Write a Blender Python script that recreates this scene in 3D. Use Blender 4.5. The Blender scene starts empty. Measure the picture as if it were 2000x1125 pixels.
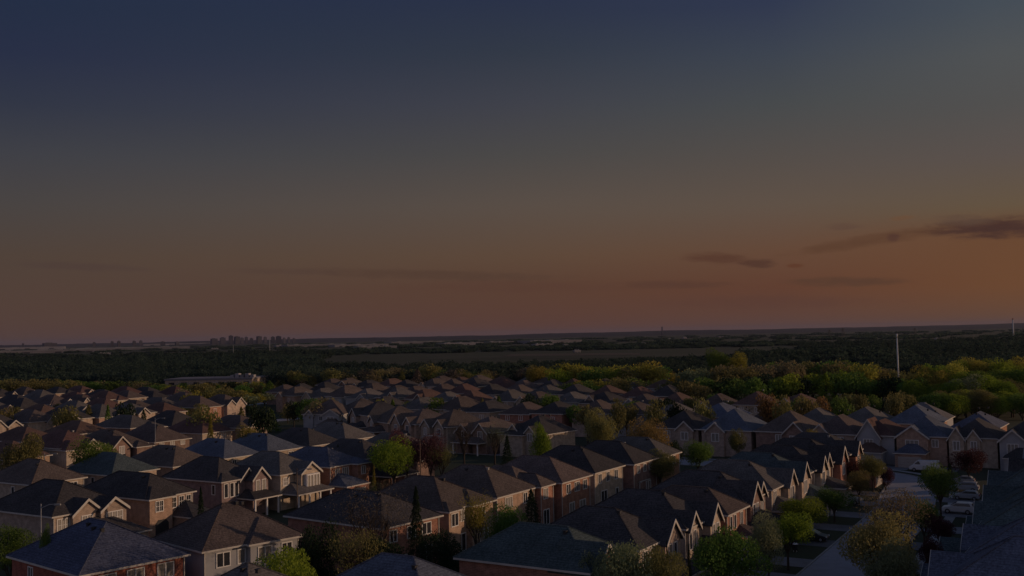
import bpy, math, random
import numpy as np
from mathutils import Vector, Matrix
R = math.radians
random.seed(7)
scn = bpy.context.scene
COL = scn.collection

# ------------------------------------------------------------------ camera
F_PX, PITCH, ROLL, CAM_H = 2000.0, R(2.65), R(1.17), 28.0
_f = np.array([0, math.cos(PITCH), math.sin(PITCH)])
_r0 = np.array([1.0, 0, 0]); _u0 = np.array([0, -math.sin(PITCH), math.cos(PITCH)])
_r = _r0 * math.cos(ROLL) - _u0 * math.sin(ROLL)
_u = _u0 * math.cos(ROLL) + _r0 * math.sin(ROLL)
cam = bpy.data.cameras.new('camera'); camo = bpy.data.objects.new('camera', cam); COL.objects.link(camo)
cam.sensor_width = 36; cam.lens = 36.0 * F_PX / 2000; cam.clip_start = 1; cam.clip_end = 90000
M = Matrix.Identity(4)
for i in range(3):
    M[i][0] = _r[i]; M[i][1] = _u[i]; M[i][2] = -_f[i]
M[2][3] = CAM_H
camo.matrix_world = M
scn.camera = camo

def ray(px, py):
    return _f + _r * (px - 1000) / F_PX - _u * (py - 562.5) / F_PX
def at(px, py, z=0.0):
    """world x, y of the point at height z seen at that spot of the 2000 x 1125 photograph"""
    d = ray(px, py); t = (z - CAM_H) / d[2]
    return d[0] * t, d[1] * t
def proj(x, y, z):
    d = np.array([x, y, z - CAM_H]); Z = d @ _f
    return 1000 + F_PX * (d @ _r) / Z, 562.5 - F_PX * (d @ _u) / Z

# ------------------------------------------------------------------ exposure, sun, sky
EXPO = -1.15
scn.view_settings.view_transform = 'Standard'; scn.view_settings.look = 'None'
scn.view_settings.exposure = EXPO; scn.view_settings.gamma = 1
SUN_AZ, SUN_EL = R(84), R(9)
sd = Vector((math.sin(SUN_AZ) * math.cos(SUN_EL), math.cos(SUN_AZ) * math.cos(SUN_EL), math.sin(SUN_EL)))
sun = bpy.data.lights.new('sun', 'SUN'); suno = bpy.data.objects.new('sun', sun); COL.objects.link(suno)
sun.energy = 3.6; sun.angle = R(0.5); sun.color = (1.0, 0.66, 0.43)
suno.rotation_euler = (-sd).to_track_quat('-Z', 'Y').to_euler()

def lin(c):
    if isinstance(c, str):
        c = [int(c[i:i + 2], 16) / 255 for i in (0, 2, 4)]
    return [x / 12.92 if x <= .04045 else ((x + .055) / 1.055) ** 2.4 for x in c]

world = bpy.data.worlds.new('World'); scn.world = world; world.use_nodes = True
wt = world.node_tree; wt.nodes.clear()
def wn(t, **k):
    n = wt.nodes.new(t)
    for a, b in k.items(): setattr(n, a, b)
    return n
def wmath(op, a, b=None, c=None):
    n = wn('ShaderNodeMath', operation=op)
    for i, v in enumerate((a, b, c)):
        if v is None: continue
        if isinstance(v, (int, float)): n.inputs[i].default_value = v
        else: wt.links.new(v, n.inputs[i])
    return n.outputs[0]
tc = wn('ShaderNodeTexCoord'); sep = wn('ShaderNodeSeparateXYZ'); wt.links.new(tc.outputs['Generated'], sep.inputs[0])
DX, DY, DZ = sep.outputs
AZ = wmath('ARCTAN2', DX, DY)
EL = wmath('ARCSINE', DZ)
SKY = [  # azimuth column (photo x), colour at heights of the photo
    (30, [(0, '242e44'), (100, '282f45'), (200, '313645'), (300, '3f4046'), (400, '494442'), (500, '504239'), (600, '534037'), (650, '543f37')]),
    (1030, [(0, '2a3247'), (100, '323946'), (200, '3f414a'), (300, '4a4847'), (400, '594e46'), (500, '5d4839'), (560, '593f31'), (640, '593c31')]),
    (1530, [(0, '30384e'), (100, '3c434f'), (200, '474a4c'), (300, '534d49'), (400, '5f5146'), (490, '644837'), (560, '603e2e'), (630, '5c4034')]),
    (1970, [(0, '454d56'), (100, '4f5254'), (200, '51504f'), (300, '5a514c'), (400, '635341'), (450, '684832'), (560, '6b472e'), (620, '644632')]),
]
prev = None
for px, stops in SKY:
    az0 = None
    cr = wn('ShaderNodeValToRGB'); el = cr.color_ramp; el.interpolation = 'EASE' if False else 'LINEAR'
    pts = []
    for py, c in stops:
        d = ray(px, py); d = d / np.linalg.norm(d)
        pts.append((math.asin(d[2]), lin(c))); az0 = math.atan2(d[0], d[1])
    top = lin('2e3a56') if px < 1900 else lin('36445c')  # unseen overhead sky, lifted for softer fill
    pts.append((R(60), top)); pts.sort(key=lambda q: q[0])
    mp = wn('ShaderNodeMapRange'); mp.inputs['From Min'].default_value = R(-2); mp.inputs['From Max'].default_value = R(60)
    wt.links.new(EL, mp.inputs['Value']); wt.links.new(mp.outputs[0], cr.inputs[0])
    pts.insert(0, (R(-2), pts[0][1]))
    while len(el.elements) < len(pts): el.elements.new(0.5)
    for e, (a, c) in zip(el.elements, pts):
        e.position = min(1, max(0, (a - R(-2)) / R(62))); e.color = (*c, 1)
    if prev is None: prev = (cr.outputs[0], az0)
    else:
        mr = wn('ShaderNodeMapRange'); mr.interpolation_type = 'SMOOTHSTEP' if False else 'LINEAR'
        mr.inputs['From Min'].default_value = prev[1]; mr.inputs['From Max'].default_value = az0
        wt.links.new(AZ, mr.inputs['Value'])
        mx = wn('ShaderNodeMix', data_type='RGBA'); wt.links.new(mr.outputs[0], mx.inputs['Factor'])
        wt.links.new(prev[0], mx.inputs[6]); wt.links.new(cr.outputs[0], mx.inputs[7])
        prev = (mx.outputs[2], az0)
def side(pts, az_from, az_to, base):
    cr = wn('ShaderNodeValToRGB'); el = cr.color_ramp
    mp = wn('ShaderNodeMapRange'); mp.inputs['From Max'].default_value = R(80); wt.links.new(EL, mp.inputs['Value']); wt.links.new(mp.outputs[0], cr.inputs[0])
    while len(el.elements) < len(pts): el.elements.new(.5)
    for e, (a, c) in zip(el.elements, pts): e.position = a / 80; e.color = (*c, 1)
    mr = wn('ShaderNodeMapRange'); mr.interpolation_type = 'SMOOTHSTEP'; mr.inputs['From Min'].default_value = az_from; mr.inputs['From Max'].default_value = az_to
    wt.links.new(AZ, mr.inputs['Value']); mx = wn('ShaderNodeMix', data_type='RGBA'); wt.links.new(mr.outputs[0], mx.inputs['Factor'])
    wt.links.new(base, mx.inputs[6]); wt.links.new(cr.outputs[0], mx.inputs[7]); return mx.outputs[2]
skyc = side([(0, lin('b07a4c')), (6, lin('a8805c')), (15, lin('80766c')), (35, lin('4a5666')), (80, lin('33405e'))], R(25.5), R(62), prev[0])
skyc = side([(0, lin('84767a')), (9, lin('807a88')), (24, lin('505870')), (45, lin('3c4866')), (80, lin('33405e'))], R(125), R(165), skyc)  # unseen sky behind the camera, brightened to fill shaded walls
skyc = side([(0, lin('84767a')), (9, lin('807a88')), (24, lin('505870')), (45, lin('3c4866')), (80, lin('33405e'))], R(-40), R(-85), skyc)  # same raised fill band, for the unseen sky off to the left
# clouds lying in the sky at their own azimuth and elevation
nz = wn('ShaderNodeTexNoise'); nz.inputs['Scale'].default_value = 1.5; nz.inputs['Detail'].default_value = 7; nz.inputs['Roughness'].default_value = .66
cv = wn('ShaderNodeCombineXYZ')
wt.links.new(wmath('MULTIPLY', AZ, 26.0), cv.inputs[0]); wt.links.new(wmath('MULTIPLY', EL, 120.0), cv.inputs[1])
wt.links.new(cv.outputs[0], nz.inputs['Vector'])
NZ = wmath('SUBTRACT', nz.outputs[0], 0.5)
CL = [  # px, py, half width, half height, tilt, strength, colour, ragged
    (1405, 505, 85, 15, .06, .8, '55392c', 1.9), (1480, 515, 45, 12, .02, .8, '50362b', 1.9), (1553, 519, 22, 6, 0, .7, '5a3624', 1.5),
    (1950, 445, 150, 26, 0, 1.0, '46302a', 1.9), (1880, 430, 70, 14, .05, .6, '5a463a', 2.2), (1650, 442, 45, 9, 0, .55, '5a4439', 1.8),
    (1760, 426, 30, 6, -.06, .4, '6b4a32', 1.5), (1700, 470, 190, 16, -.14, .5, '533828', 1.6), (1745, 464, 16, 10, 0, .6, '4a312c', 1.5),
    (1650, 550, 140, 13, 0, .6, '50392c', 1.8), (1310, 556, 150, 11, 0, .5, '50362c', 1.8), (1500, 590, 260, 18, 0, .3, '54382f', 1.8),
    (840, 537, 330, 13, .02, .5, '4d392f', 1.8), (1000, 560, 300, 16, 0, .3, '54382f', 1.8), (170, 521, 150, 10, .02, .45, '4a3a36', 1.8), (560, 530, 150, 9, 0, .35, '4c3a34', 1.8)]
for px, py, hw, hh, tilt, st, c, rg in CL:
    d = ray(px, py); a0 = math.atan2(d[0], d[1]); e0 = math.asin(d[2] / np.linalg.norm(d))
    ww, hh2 = hw / 2000, hh / 2000
    da = wmath('SUBTRACT', AZ, a0); de = wmath('SUBTRACT', EL, e0)
    de = wmath('ADD', de, wmath('MULTIPLY', da, tilt + .02))
    q = wmath('ADD', wmath('POWER', wmath('ABSOLUTE', wmath('DIVIDE', da, ww)), 2.0), wmath('POWER', wmath('ABSOLUTE', wmath('DIVIDE', de, hh2)), 2.0))
    m = wmath('ADD', wmath('SUBTRACT', 1.0, q), wmath('MULTIPLY', NZ, rg))
    mr = wn('ShaderNodeMapRange'); mr.interpolation_type = 'SMOOTHERSTEP'
    mr.inputs['From Min'].default_value = 0; mr.inputs['From Max'].default_value = 1.2; mr.inputs['To Max'].default_value = min(1, st * 1.15)
    wt.links.new(m, mr.inputs['Value'])
    mx = wn('ShaderNodeMix', data_type='RGBA'); wt.links.new(mr.outputs[0], mx.inputs['Factor'])
    wt.links.new(skyc, mx.inputs[6]); mx.inputs[7].default_value = (*lin(c), 1); skyc = mx.outputs[2]
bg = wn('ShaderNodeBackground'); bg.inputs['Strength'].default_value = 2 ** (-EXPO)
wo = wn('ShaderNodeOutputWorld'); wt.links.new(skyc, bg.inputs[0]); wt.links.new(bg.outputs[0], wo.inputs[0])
scn.cycles.max_bounces = 5; scn.cycles.diffuse_bounces = 2; scn.cycles.transparent_max_bounces = 12
scn.cycles.volume_bounces = 0
try: scn.cycles.use_denoising = True
except Exception: pass

# ------------------------------------------------------------------ materials
def mat(name, col, col2=None, scale=2.0, rough=.9, bump=0.0, kind='noise', spec=.2, vary=.0, trans=0.0, metal=0.0, detail=5, emit=None):
    m = bpy.data.materials.new(name); m.use_nodes = True; t = m.node_tree; n = t.nodes; b = n['Principled BSDF']
    b.inputs['Roughness'].default_value = rough; b.inputs['Metallic'].default_value = metal
    b.inputs['Specular IOR Level'].default_value = spec
    co = n.new('ShaderNodeTexCoord'); col2 = col2 or col
    mx = n.new('ShaderNodeMix'); mx.data_type = 'RGBA'; mx.inputs[6].default_value = (*col, 1); mx.inputs[7].default_value = (*col2, 1)
    if kind == 'brick':
        tx = n.new('ShaderNodeTexBrick'); tx.inputs['Scale'].default_value = 1; tx.inputs['Brick Width'].default_value = .5; tx.inputs['Row Height'].default_value = .16
        tx.inputs['Mortar Size'].default_value = .02; tx.inputs['Color1'].default_value = (*col, 1); tx.inputs['Color2'].default_value = (*col2, 1)
        tx.inputs['Mortar'].default_value = (*[min(1, c * 1.15 + .03) for c in col], 1)
        mp = n.new('ShaderNodeMapping'); mp.inputs['Rotation'].default_value = (R(90), 0, 0)
        sp = n.new('ShaderNodeSeparateXYZ'); t.links.new(co.outputs['Object'], sp.inputs[0])
        ad = n.new('ShaderNodeMath'); ad.operation = 'ADD'; t.links.new(sp.outputs[0], ad.inputs[0]); t.links.new(sp.outputs[1], ad.inputs[1])
        cb = n.new('ShaderNodeCombineXYZ'); t.links.new(ad.outputs[0], cb.inputs[0]); t.links.new(sp.outputs[2], cb.inputs[1])
        t.links.new(cb.outputs[0], tx.inputs['Vector'])
        n2 = n.new('ShaderNodeTexNoise'); n2.inputs['Scale'].default_value = 1.3; n2.inputs['Detail'].default_value = 6
        t.links.new(co.outputs['Object'], n2.inputs['Vector'])
        m2 = n.new('ShaderNodeMix'); m2.data_type = 'RGBA'; m2.blend_type = 'MULTIPLY'; m2.inputs[0].default_value = .7
        cr = n.new('ShaderNodeValToRGB'); cr.color_ramp.elements[0].position = .3; cr.color_ramp.elements[0].color = (.55, .55, .56, 1); cr.color_ramp.elements[1].position = .7; cr.color_ramp.elements[1].color = (1.25, 1.22, 1.2, 1)
        t.links.new(n2.outputs[0], cr.inputs[0]); t.links.new(tx.outputs[0], m2.inputs[6]); t.links.new(cr.outputs[0], m2.inputs[7])
        out = m2.outputs[2]; hgt = tx.outputs['Fac']
    else:
        tx = n.new('ShaderNodeTexNoise'); tx.inputs['Scale'].default_value = scale; tx.inputs['Detail'].default_value = detail; tx.inputs['Roughness'].default_value = .7
        t.links.new(co.outputs['Object'], tx.inputs['Vector'])
        cr = n.new('ShaderNodeValToRGB'); cr.color_ramp.elements[0].position = .36; cr.color_ramp.elements[1].position = .64
        t.links.new(tx.outputs[0], cr.inputs[0]); t.links.new(cr.outputs[0], mx.inputs[0]); out = mx.outputs[2]; hgt = tx.outputs[0]
        if kind == 'shingle':
            t2 = n.new('ShaderNodeTexNoise'); t2.inputs['Scale'].default_value = .35; t2.inputs['Detail'].default_value = 4
            t.links.new(co.outputs['Object'], t2.inputs['Vector'])
            sp = n.new('ShaderNodeSeparateXYZ'); t.links.new(co.outputs['Object'], sp.inputs[0])
            sn = n.new('ShaderNodeMath'); sn.operation = 'SINE'; mu = n.new('ShaderNodeMath'); mu.operation = 'MULTIPLY'; mu.inputs[1].default_value = 38
            t.links.new(sp.outputs[2], mu.inputs[0]); t.links.new(mu.outputs[0], sn.inputs[0])
            mr = n.new('ShaderNodeMapRange'); mr.inputs['From Min'].default_value = -1; mr.inputs['To Min'].default_value = .86; mr.inputs['To Max'].default_value = 1.08
            t.links.new(sn.outputs[0], mr.inputs['Value'])
            m3 = n.new('ShaderNodeMapRange'); m3.inputs['From Min'].default_value = .3; m3.inputs['From Max'].default_value = .7; m3.inputs['To Min'].default_value = .78; m3.inputs['To Max'].default_value = 1.18
            t.links.new(t2.outputs[0], m3.inputs['Value'])
            pm = n.new('ShaderNodeMath'); pm.operation = 'MULTIPLY'; t.links.new(mr.outputs[0], pm.inputs[0]); t.links.new(m3.outputs[0], pm.inputs[1])
            hs = n.new('ShaderNodeHueSaturation'); t.links.new(out, hs.inputs['Color']); t.links.new(pm.outputs[0], hs.inputs['Value']); out = hs.outputs[0]
    if vary:
        oi = n.new('ShaderNodeObjectInfo'); mr = n.new('ShaderNodeMapRange'); mr.inputs['To Min'].default_value = 1 - vary; mr.inputs['To Max'].default_value = 1 + vary
        t.links.new(oi.outputs['Random'], mr.inputs['Value']); hs = n.new('ShaderNodeHueSaturation')
        t.links.new(out, hs.inputs['Color']); t.links.new(mr.outputs[0], hs.inputs['Value'])
        m4 = n.new('ShaderNodeMapRange'); m4.inputs['To Min'].default_value = .5 - .035 * vary / .3; m4.inputs['To Max'].default_value = .5 + .02 * vary / .3
        mm = n.new('ShaderNodeMath'); mm.operation = 'FRACT'; m5 = n.new('ShaderNodeMath'); m5.operation = 'MULTIPLY'; m5.inputs[1].default_value = 7.31
        t.links.new(oi.outputs['Random'], m5.inputs[0]); t.links.new(m5.outputs[0], mm.inputs[0]); t.links.new(mm.outputs[0], m4.inputs['Value']); t.links.new(m4.outputs[0], hs.inputs['Hue'])
        out = hs.outputs[0]
    t.links.new(out, b.inputs['Base Color'])
    if bump:
        bp = n.new('ShaderNodeBump'); bp.inputs['Strength'].default_value = bump; bp.inputs['Distance'].default_value = .05
        t.links.new(hgt, bp.inputs['Height']); t.links.new(bp.outputs[0], b.inputs['Normal'])
    if trans:
        tr = n.new('ShaderNodeBsdfTranslucent'); t.links.new(out, tr.inputs[0]); ms = n.new('ShaderNodeMixShader'); ms.inputs[0].default_value = trans
        t.links.new(b.outputs[0], ms.inputs[1]); t.links.new(tr.outputs[0], ms.inputs[2]); t.links.new(ms.outputs[0], n['Material Output'].inputs[0])
    if emit:
        b.inputs['Emission Color'].default_value = (*emit, 1); b.inputs['Emission Strength'].default_value = 1
    return m

MT = {}
def roofm(k, a, b): MT['roof_' + k] = mat('shingle_' + k, tuple(v * 1.1 for v in a), tuple(v * .72 for v in b), scale=4.5, rough=.95, kind='shingle', spec=.1, vary=.14)
roofm('brown', (.15, .118, .104), (.09, .073, .066))
roofm('red', (.155, .098, .08), (.1, .064, .055))
roofm('grey', (.16, .145, .135), (.10, .094, .09))
roofm('charcoal', (.085, .078, .078), (.048, .046, .049))
roofm('blue', (.13, .145, .19), (.085, .095, .13))
roofm('teal', (.10, .125, .13), (.06, .082, .088))
roofm('pale', (.17, .16, .16), (.12, .115, .115))
roofm('navy', (.092, .105, .150), (.062, .072, .108))
def brick(k, a, b): MT[k] = mat('brick_' + k, a, b, kind='brick', vary=.1, spec=.1)
brick('orange', (.40, .215, .145), (.29, .155, .11))
brick('redbrick', (.33, .12, .08), (.25, .09, .065))
brick('pink', (.42, .295, .215), (.34, .235, .17))
brick('beige', (.48, .39, .30), (.40, .325, .25))
brick('tan', (.40, .32, .25), (.32, .255, .20))
brick('brownbrick', (.25, .17, .135), (.19, .13, .105))
brick('purple', (.27, .20, .185), (.21, .155, .15))
MT['siding'] = mat('siding_grey', (.36, .36, .37), (.31, .31, .32), scale=.6)
MT['trim'] = mat('painted_trim', (.56, .52, .47), (.46, .43, .38), scale=1.5, rough=.6)
MT['white'] = mat('white_paint', (.75, .73, .7), (.66, .64, .61), scale=2, rough=.5)
MT['glass'] = mat('window_glass', (.02, .022, .028), (.05, .05, .055), scale=.9, rough=.12, spec=.6)
MT['curtain'] = mat('curtained_glass', (.3, .27, .23), (.17, .155, .14), scale=1.4, rough=.35, spec=.5)
MT['door'] = mat('garage_paint', (.42, .38, .33), (.36, .33, .29), scale=1.0, rough=.6, vary=.25)
MT['dark'] = mat('dark_metal', (.03, .03, .032), (.045, .045, .05), rough=.6)
MT['metal'] = mat('grey_metal', (.3, .3, .3), (.24, .24, .24), rough=.5)
MT['wood'] = mat('fence_wood', (.16, .11, .075), (.10, .075, .055), scale=3)
MT['bark'] = mat('bark', (.075, .058, .045), (.045, .035, .028), scale=6)
MT['asphalt'] = mat('asphalt', (.30, .30, .33), (.25, .25, .275), scale=.5, rough=.95, detail=8)
MT['concrete'] = mat('concrete', (.33, .325, .32), (.25, .245, .245), scale=.8, rough=.95, detail=7)
MT['drive'] = mat('driveway_surface', (.20, .2, .215), (.13, .13, .14), scale=.4, rough=.95, vary=.3)
def leafm(k, a, b, tr=.35, sc=7): MT['leaf_' + k] = mat('leaves_' + k, a, b, scale=sc, rough=.8, trans=tr, vary=.2, spec=.15)
leafm('green', (0.15, 0.24, 0.045), (0.08, 0.14, 0.03), 0.4)
leafm('bright', (0.25, 0.34, 0.035), (0.15, 0.22, 0.03), 0.45)
leafm('yellow', (0.4, 0.36, 0.06), (0.26, 0.25, 0.05), 0.45)
leafm('olive', (0.228, 0.210, 0.070), (0.140, 0.140, 0.049))
leafm('orange', (.32, .20, .07), (.20, .14, .055), .35)
leafm('maroon', (0.105, 0.038, 0.038), (0.061, 0.025, 0.026))
leafm('redleaf', (.17, .075, .08), (.11, .05, .055), .3)
leafm('dark', (0.034, 0.057, 0.025), (0.021, 0.037, 0.018), .15)
leafm('greygreen', (0.245, 0.280, 0.140), (0.158, 0.184, 0.096))
leafm('gold', (.30, .27, .085), (.19, .18, .07), .4)
leafm('tan', (0.24, 0.2, 0.1), (0.17, 0.145, 0.08), 0.35)
leafm('twig', (0.138, 0.115, 0.086), (0.092, 0.075, 0.057), .1)
leafm('darkwood', (0.056, 0.085, 0.060), (0.032, 0.054, 0.042), .5, .012)

# ------------------------------------------------------------------ mesh helpers
class MB:
    def __init__(s): s.v = []; s.f = []
    def add(s, vs, fs):
        o = len(s.v); s.v += [tuple(p) for p in vs]; s.f += [tuple(i + o for i in f) for f in fs]; return s
    def box(s, x0, x1, y0, y1, z0, z1):
        return s.add([(x0, y0, z0), (x1, y0, z0), (x1, y1, z0), (x0, y1, z0), (x0, y0, z1), (x1, y0, z1), (x1, y1, z1), (x0, y1, z1)],
                     [(0, 3, 2, 1), (4, 5, 6, 7), (0, 1, 5, 4), (1, 2, 6, 5), (2, 3, 7, 6), (3, 0, 4, 7)])
    def hip(s, x0, x1, y0, y1, z, p):
        w, l = x1 - x0, y1 - y0
        b = [(x0, y0, z), (x1, y0, z), (x1, y1, z), (x0, y1, z)]
        if l <= w:
            h = z + l / 2 * p; ym = (y0 + y1) / 2; q = [(x0 + l / 2, ym, h), (x1 - l / 2, ym, h)]
            fs = [(0, 1, 5, 4), (1, 2, 5), (2, 3, 4, 5), (3, 0, 4), (3, 2, 1, 0)]
        else:
            h = z + w / 2 * p; xm = (x0 + x1) / 2; q = [(xm, y0 + w / 2, h), (xm, y1 - w / 2, h)]
            fs = [(0, 1, 4), (1, 2, 5, 4), (2, 3, 5), (3, 0, 4, 5), (3, 2, 1, 0)]
        return s.add(b + q, fs)
    def cyl(s, a, b, r0, r1, n=6, cap=True):
        a = Vector(a); b = Vector(b); d = (b - a)
        if d.length < 1e-6: return s
        d.normalize(); t = d.orthogonal().normalized(); w = d.cross(t)
        vs = []
        for c, r in ((a, r0), (b, r1)):
            for i in range(n):
                g = 2 * math.pi * i / n; vs.append(c + (t * math.cos(g) + w * math.sin(g)) * r)
        fs = [(i, (i + 1) % n, n + (i + 1) % n, n + i) for i in range(n)]
        if cap: fs += [tuple(range(n - 1, -1, -1)), tuple(range(n, 2 * n))]
        return s.add(vs, fs)
    def mesh(s, name, smooth=False):
        m = bpy.data.meshes.new(name); m.from_pydata(s.v, [], s.f)
        if smooth: m.polygons.foreach_set('use_smooth', [True] * len(m.polygons))
        m.update(); return m
    def build(s, name, material, parent=None, smooth=False):
        m = s.mesh(name, smooth); m.materials.append(material)
        return link(name, m, parent)
def link(name, data, parent=None, loc=None, rz=0):
    o = bpy.data.objects.new(name, data); COL.objects.link(o)
    if parent is not None: o.parent = parent
    if loc is not None: o.location = loc
    if rz: o.rotation_euler = (0, 0, rz)
    return o
def tag(o, label, cat, group=None):
    o['label'] = label; o['category'] = cat
    if group: o['group'] = group
    return o
def struct(name, mb, m):
    o = mb.build(name, m); o['kind'] = 'structure'; return o
ORD = ['first', 'second', 'third', 'fourth', 'fifth', 'sixth', 'seventh', 'eighth', 'ninth', 'tenth', 'eleventh', 'twelfth', 'thirteenth', 'fourteenth', 'fifteenth', 'sixteenth', 'seventeenth', 'eighteenth', 'nineteenth', 'twentieth',
       'twenty-first', 'twenty-second', 'twenty-third', 'twenty-fourth', 'twenty-fifth', 'twenty-sixth', 'twenty-seventh', 'twenty-eighth', 'twenty-ninth', 'thirtieth', 'thirty-first', 'thirty-second', 'thirty-third', 'thirty-fourth', 'thirty-fifth', 'thirty-sixth', 'thirty-seventh', 'thirty-eighth', 'thirty-ninth', 'fortieth']
ORD += ['forty-' + w for w in ORD[:9]] + ['fiftieth'] + ['fifty-' + w for w in ORD[:9]] + ['sixtieth'] + ['sixty-' + w for w in ORD[:9]]

# estate axes: U runs along the street away from the camera, V faces the sun across it
TH = R(31.4)
UX, UY = math.sin(TH), math.cos(TH); VX, VY = UY, -UX
def st(s, t): return (s * VX + t * UX, s * VY + t * UY)
ROT = math.atan2(VY, VX)   # local +x = V, local +y = U

# ------------------------------------------------------------------ windows (shared meshes)
_wc = {}
def window(parent, side, pos, z, w, h, a, b, glass='glass', x_off=0.0, pane=True, mull=1, bars=False):
    """side E: face x = x_off, W: x = -a; S: face y = 0, N: y = b.  pos = centre along the face"""
    key = (round(w, 2), round(h, 2), mull, bars)
    if key not in _wc:
        f = MB(); t = .11; e = .07
        f.box(-w / 2 - t, w / 2 + t, -e, .02, -t, 0); f.box(-w / 2 - t, w / 2 + t, -e, .02, h, h + t)
        f.box(-w / 2 - t, -w / 2, -e, .02, 0, h); f.box(w / 2, w / 2 + t, -e, .02, 0, h)
        for i in range(mull):
            x = -w / 2 + w * (i + 1) / (mull + 1); f.box(x - .05, x + .05, -e + .01, .02, 0, h)
        if bars:
            f.box(-w / 2, w / 2, -e + .02, .02, h * .5 - .025, h * .5 + .025)
            for i in range(2 * (mull + 1)):
                if i % 2 == 0:
                    x = -w / 2 + w * (i + 1) / (2 * (mull + 1)); f.box(x - .02, x + .02, -e + .022, .02, 0, h)
        m1 = f.mesh('window'); m1.materials.append(MT['white'])
        ms = {}
        for g in ('glass', 'curtain'):
            p = MB(); p.box(-w / 2, w / 2, -.012, .03, 0, h); m2 = p.mesh('pane'); m2.materials.append(MT[g]); ms[g] = m2
        _wc[key] = (m1, ms)
    m1, ms = _wc[key]
    if side == 'E': loc, rz = (x_off, pos, z), R(90)
    elif side == 'W': loc, rz = (-a + x_off, pos, z), R(-90)
    elif side == 'S': loc, rz = (pos, x_off, z), 0
    else: loc, rz = (pos, b + x_off, z), R(180)
    o = link('window', m1, parent, loc, rz)
    if pane: link('pane', ms[glass], o)
    return o

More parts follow.
